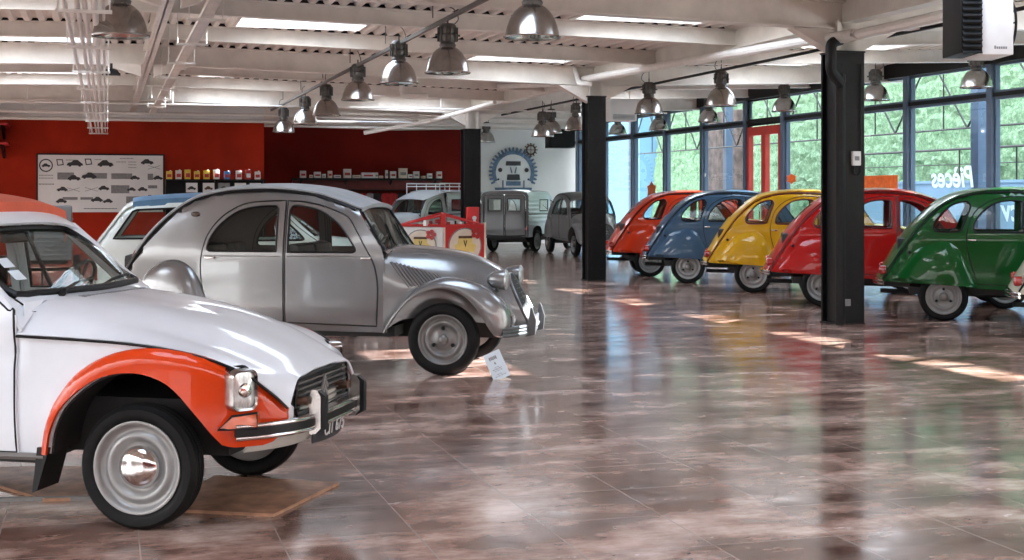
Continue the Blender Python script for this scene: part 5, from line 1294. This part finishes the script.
for k, (mt_, px) in enumerate(CL):
    t = empty('hanging_top', CW[k], 'clothing', B(U(px, 42.2), 42.2, 0.75), TH, 'tops hanging on the clothes rack')
    bm = NB(); n_ = 10; rows = []
    for z, w in ((0, .17), (.3, .16), (.6, .15), (.72, .17), (.82, .15), (.86, .05)):
        rows.append([Vector((w*math.cos(2*PI*j/16), (.06+.02*math.sin(j*2.3+k))*math.sin(2*PI*j/16), z)) for j in range(17)])
    grid(bm, rows); o_ = ob('cloth', finish(bm, 'cloth'), mt_, t)
    bm = NB(); tube(bm, [(-.15, 0, .82), (0, 0, .90), (.15, 0, .82)], .008, 5); tube(bm, cr([(0, 0, .90), (0, .01, .95), (.03, .01, .975), (.02, 0, .99)], 3), .005, 5); ob('hanger', bm, 'iron', t)

# ------------------------------------------------------------------ gear sign
def gear(bm, R0, R1, teeth, th, tl, y0=0, y1=.03, a0=0, a1=2*PI):
    n_ = 72
    for k in range(n_):
        t0 = a0+(a1-a0)*k/n_; t1 = a0+(a1-a0)*(k+1)/n_
        prism(bm, [(R0*math.cos(t0), R0*math.sin(t0)), (R1*math.cos(t0), R1*math.sin(t0)), (R1*math.cos(t1), R1*math.sin(t1)), (R0*math.cos(t1), R0*math.sin(t1))], y0, y1)
    for k in range(teeth+1):
        t = a0+(a1-a0)*k/teeth; c_, s_ = math.cos(t), math.sin(t)
        prism(bm, [((R1-.02)*c_-th*s_, (R1-.02)*s_+th*c_), ((R1-.02)*c_+th*s_, (R1-.02)*s_-th*c_), ((R1+tl)*c_+th*.7*s_, (R1+tl)*s_-th*.7*c_), ((R1+tl)*c_-th*.7*s_, (R1+tl)*s_+th*.7*c_)], y0, y1)
e = empty('gear_sign', 'round sign of a blue gear ring around a car front on the white wall', 'sign', B(12.5, VB-.05, 2.27), TH)
bm = NB(); gear(bm, .58, .70, 24, .038, .11, a0=-.45, a1=PI+.45); recalc(bm); ob('gear_ring', bm, 'gearblue', e)
bm = NB(); prism(bm, [(.62*math.cos(2*PI*k/40), .62*math.sin(2*PI*k/40)) for k in range(40)], .015, .03); recalc(bm); ob('disc', bm, 'white', e)
bm = NB()
prism(bm, [(-.24, .36), (.24, .36), (.24, .22), (-.26, .22)], -.015, 0); prism(bm, [(-.20, -.06), (.20, -.06), (.22, -.24), (-.22, -.24)], -.015, 0)
for sg in (-1, 1):
    prism(bm, [(sg*(.44+.07*math.cos(2*PI*k/12)), .08+.07*math.sin(2*PI*k/12)) for k in range(12)], -.012, 0)
    prism(bm, [(sg*(.50+.035*math.cos(2*PI*k/10)), -.22+.035*math.sin(2*PI*k/10)) for k in range(10)], -.012, 0)
    prism(bm, [(sg*.40, -.5), (sg*.58, -.5), (sg*.58, -.60), (sg*.40, -.60)], -.012, 0)
recalc(bm); ob('printed_car_front', bm, 'ink', e)
bm = NB()
for sg in (-1, 1): prism(bm, [(sg*.03, -.02), (sg*.07, -.02), (sg*.12, .17), (sg*.08, .17)], -.015, 0)
prism(bm, [(-.62, -.48), (.62, -.48), (.60, -.58), (-.60, -.58)], -.015, .01); prism(bm, [(-.24, -.28), (.24, -.28), (.24, -.42), (-.24, -.42)], -.012, 0)
for sg in (-1, 1): prism(bm, [(sg*.33, -.25), (sg*.37, -.25), (sg*.37, -.5), (sg*.33, -.5)], -.015, 0)
recalc(bm); ob('printed_bumper', bm, 'gearblue', e)
e = empty('gear_sign', 'small rusty gear mounted at upper right of the round sign', 'sign', B(U(531, VB-.05), VB-.05, 3.0), TH)
bm = NB(); gear(bm, .12, .165, 12, .018, .06); box(bm, -.13, .13, .005, .02, -.01, .01); box(bm, -.01, .01, .005, .02, -.13, .13); recalc(bm); ob('gear_ring', bm, 'rust', e)

# ------------------------------------------------------------------ promotional stall in front of the silver van
def emblem(parent, w, rot90=False, petals=True):
    def pr(pts, d, mat, nm):
        b_ = NB(); prism(b_, pts, -d-.008, -d); recalc(b_)
        ob(nm, b_, mat, parent)
    ci = [(.34*math.cos(2*PI*k/28), .34*math.sin(2*PI*k/28)-.03) for k in range(28)]; co = [(x*1.07, (z+.03)*1.07-.03) for x, z in ci]
    pr(co, .0, 'greyink', 'emblem_ring'); pr(ci, .008, 'cream', 'emblem_disc')
    pr([(-.2, -.15), (-.24, -.02), (-.16, .02), (-.14, .17), (.14, .17), (.16, .02), (.24, -.02), (.2, -.15)], .016, 'gold', 'emblem_car')
    pr([(-.15, .12), (.15, .12), (.15, .17), (-.15, .17)], .024, 'rust', 'emblem_roof')
    pr([(-.04, .08), (0, -.06), (.04, .08), (.02, .08), (0, 0), (-.02, .08)], .024, 'ink', 'emblem_chevron')
    for k in range(5):
        a = 2*PI*k/5
        pr([(.24+.07*math.cos(a)+.05*math.cos(q*PI/4), .22+.07*math.sin(a)+.05*math.sin(q*PI/4)) for q in range(8)], .03, 'tin_red', 'emblem_petal')
e = empty('display_stall', 'red and white display stall with peaked red frame and round car emblems', 'stall', XY(452, 30.5), 0)
# two faces meeting at a corner towards the camera
def frame_at(e, p, rz, L, mat, nm, words):
    o_ = bpy.data.objects.new(nm, None)
    return o_
sc_ = 1400/30.5
corner = XY(443.5, 29.4)
e.location = corner
RW, RR = math.radians(180-10), math.radians(26)
LW, LR = .98, .95
bm = NB(); vs = box(bm, 0, LW, -.02, .02, .08, .86); M1 = Matrix.Rotation(RW, 4, 'Z'); bmesh.ops.transform(bm, matrix=M1, verts=bm.verts[:]); ob('white_side', bm, 'white', e)
fw = ob('white_front', (lambda b_: (box(b_, -.47, .47, 0, .02, .10, .84), b_)[1])(NB()), 'white', e, (-.49*math.cos(math.radians(10)), .49*math.sin(math.radians(10))-.045, 0), math.radians(-10))
em = None
class _H: pass
def emblem_on(par, zc, s=1.0):
    before = set(COL.objects); emblem(par, 1)
    for o_ in set(COL.objects)-before: o_.location = (0, 0, zc); o_.scale = (s, 1, s)
emblem_on(fw, .50, .95)
text('stall_letter', 'V', .13, 'greyink', fw, (-.36, -.004, .70), (PI/2, 0, 0))
fr_ = ob('red_front', (lambda b_: (box(b_, -.47, .47, 0, .04, .0, .90), b_)[1])(NB()), 'stallred', e, (.47*math.cos(RR)+.02, .47*math.sin(RR)-.02, 0), RR)
emblem_on(fr_, .50, 1.05)
bm = NB()
for x in (-.47, .47): box(bm, x-.02, x+.02, -.004, .044, 0, .96)
ob('red_front_trim', bm, 'cream', fr_)
bm = NB()
A = Vector((-.98*math.cos(math.radians(10)), .98*math.sin(math.radians(10)), .90)); Bp = Vector((.95*math.cos(RR), .95*math.sin(RR), .90)); Cc = Vector((0, 0, .90)); D = A+Bp; D.z = .90
for a, b in ((A, Cc), (Cc, Bp), (Bp, D), (D, A)): tube(bm, [a, b], .03, 6)
pk = [(A+Cc)/2+Vector((0, .2, .22)), (Cc+Bp)/2+Vector((-.1, .2, .2))]
ap = (A+Bp)/2+Vector((0, 0, .26)); tube(bm, [Cc+Vector((0, 0, .22)), ap], .025, 6)
for c_ in (A, Bp, D, Cc): tube(bm, [c_, c_+Vector((0, 0, .0))*1, ap if c_ is not Cc else Cc+Vector((0, 0, .22))], .022, 6)
tube(bm, [A, Cc+Vector((0, 0, .22))], .025, 6); tube(bm, [Bp, Cc+Vector((0, 0, .22))], .025, 6)
box(bm, -.05, .05, -.05, .05, .86, 1.14)
ob('peaked_frame', bm, 'stallred', e)
bm = NB(); f_ = [bm.verts.new(p) for p in (A+Vector((0, 0, -.04)), Cc+Vector((0, 0, -.04)), Bp+Vector((0, 0, -.04)), D+Vector((0, 0, -.04)))]; bm.faces.new(f_); solid(bm, .03); ob('counter_top', bm, 'woodred', e)
random.seed(11)
for k in range(14):
    p = Cc.lerp(D, random.uniform(.15, .8)) + (A-Bp)*random.uniform(-.25, .25); p.z = .9
    col_, nm_ = random.choice((('white', 'white'), ('ink', 'black'), ('cloth_grey', 'grey'), ('tin_red', 'red')))
    b_ = NB(); box(b_, -.06, .06, -.04, .04, 0, random.uniform(.05, .14), bev=.01)
    o_ = ob('souvenir_box', b_, col_, None, Vector(e.location)+p-Vector((0, 0, .01)), random.uniform(0, 3)); tag(o_, 'small souvenir box lying on top of the red and white stall', 'box', 'souvenir boxes on the stall')
# fire extinguisher cabinet on the far pillar
p_ = XY(472.5, 33.2); e = empty('extinguisher_cabinet', 'red extinguisher cabinet with a white round mark on the farthest pillar', 'cabinet', (p_.x, p_.y, .74), TH)
bm = NB(); box(bm, -.14, .14, -.1, .1, 0, .52, bev=.01); ob('body', bm, 'stallred', e)
bm = NB(); lathe(bm, [(.05, -.012), (.05, .0)], 16, 'y', Matrix.Translation((.02, -.1, .26))); box(bm, -.01, .05, -.112, -.1, .12, .26); ob('mark', bm, 'white', e)

# ------------------------------------------------------------------ card by the silver car, boards under the front car
e = empty('info_card', 'small pale blue printed card leaning by the front wheel of the silver grey saloon', 'card', (-.06, 11.62, 0), math.radians(18))
R1 = Matrix.Translation((-.02, 0, .006)) @ Matrix.Rotation(math.radians(-22), 4, 'Y') @ Matrix.Rotation(math.radians(-12), 4, 'X')
bm = NB(); box(bm, -.075, .075, -.003, .003, .0, .235, R1); sh = ob('sheet', bm, 'card', e)
b_ = NB()
for z, w, h in ((.185, .08, .03), (.14, .02, .02), (.105, .05, .006), (.09, .09, .008), (.075, .07, .006), (.045, .05, .006), (.03, .10, .006)):
    for k in range(max(1, int(w/.014))): box(b_, -w/2+.014*k, -w/2+.014*k+.010, -.005, -.003, z-h/2+(.004 if k % 2 else 0), z+h/2, R1)
ob('print', b_, 'greyink', sh)
b_ = NB(); prism(b_, [(-.06, -.05), (.04, -.05), (.03, .10), (-.05, .10)], .0, .005, 'xy'); recalc(b_); ob('foot', b_, 'cream', e)
def pquad(name, px, label, mat='board', th=.015):
    pts = []
    for x, y in px: Y = 1400*1.52/(y-196); pts.append(Vector(((x-512)/1400*Y, Y)))
    c_ = sum(pts, Vector((0, 0)))/4; b_ = NB(); prism(b_, [(p.x-c_.x, p.y-c_.y) for p in pts], 0, th, 'xy'); recalc(b_)
    return tag(ob(name, b_, mat, None, (c_.x, c_.y, 0)), label, 'board')
pquad('floor_board', [(339, 485), (274, 517), (150, 511), (215, 478)], 'thin brown board lying under the near front wheel and reaching right of it')
pquad('floor_board', [(120, 468), (85, 500), (45, 502), (-60, 470)], 'thin brown board lying under the sill of the orange and white car')
b_ = NB(); box(b_, -.55, .55, -.012, .012, 0, .02); tag(ob('metal_strip', b_, 'rimdark', None, (-2.42, 6.98, 0), math.radians(4)), 'thin bright metal strip on the floor behind the near front wheel', 'strip')

# ------------------------------------------------------------------ daylight, camera
w = bpy.data.worlds.new('sky'); SC.world = w; w.use_nodes = True; nt = w.node_tree; bg = nt.nodes['Background']
tc = nt.nodes.new('ShaderNodeTexCoord'); sp = nt.nodes.new('ShaderNodeSeparateXYZ'); nt.links.new(tc.outputs['Generated'], sp.inputs[0])
nt.links.new(ramp(nt, sp.outputs['Z'], [(.0, (.20, .185, .17)), (.10, (.30, .29, .28)), (.28, (.95, .95, .97)), (1, (.74, .86, 1.0))]), bg.inputs[0]); bg.inputs[1].default_value = 4.6
su = bpy.data.lights.new('sun', 'SUN'); su.energy = 30.0; su.angle = math.radians(.3); su.color = (1, .96, .90)
so = bpy.data.objects.new('sun', su); link(so)
el = math.radians(25.5); dirb = Vector((-math.cos(el), -.10, -math.sin(el)))      # building coordinates: in through the glazed wall
dv = Vector((dirb.x*CT - dirb.y*ST, dirb.x*ST + dirb.y*CT, dirb.z)); so.rotation_euler = dv.to_track_quat('-Z', 'Y').to_euler()
# lamps that hang in the hall are lit
for k, (u, v, z, _) in enumerate([]):
    L = bpy.data.lights.new('lamp_light', 'POINT'); L.energy = 60; L.color = (1, .88, .76); L.shadow_soft_size = .12
    lo = bpy.data.objects.new('lamp_light', L); link(lo); lo.location = B(u, v, z-.06)
cam = bpy.data.cameras.new('camera'); co_ = bpy.data.objects.new('camera', cam); link(co_)
co_.location = (0, 0, 1.52); co_.rotation_euler = (PI/2, 0, 0); cam.sensor_width = 36; cam.lens = 36*1400/1024; cam.shift_y = -(280-196)/1024
cam.clip_start = .05; cam.clip_end = 300
SC.camera = co_
SC.view_settings.view_transform = 'Standard'; SC.view_settings.look = 'None'; SC.view_settings.gamma = 1; SC.view_settings.exposure = 1.15
SC.view_settings.use_curve_mapping = False
SC.cycles.transparent_max_bounces = 40      # rows of cars are seen through one another's windows
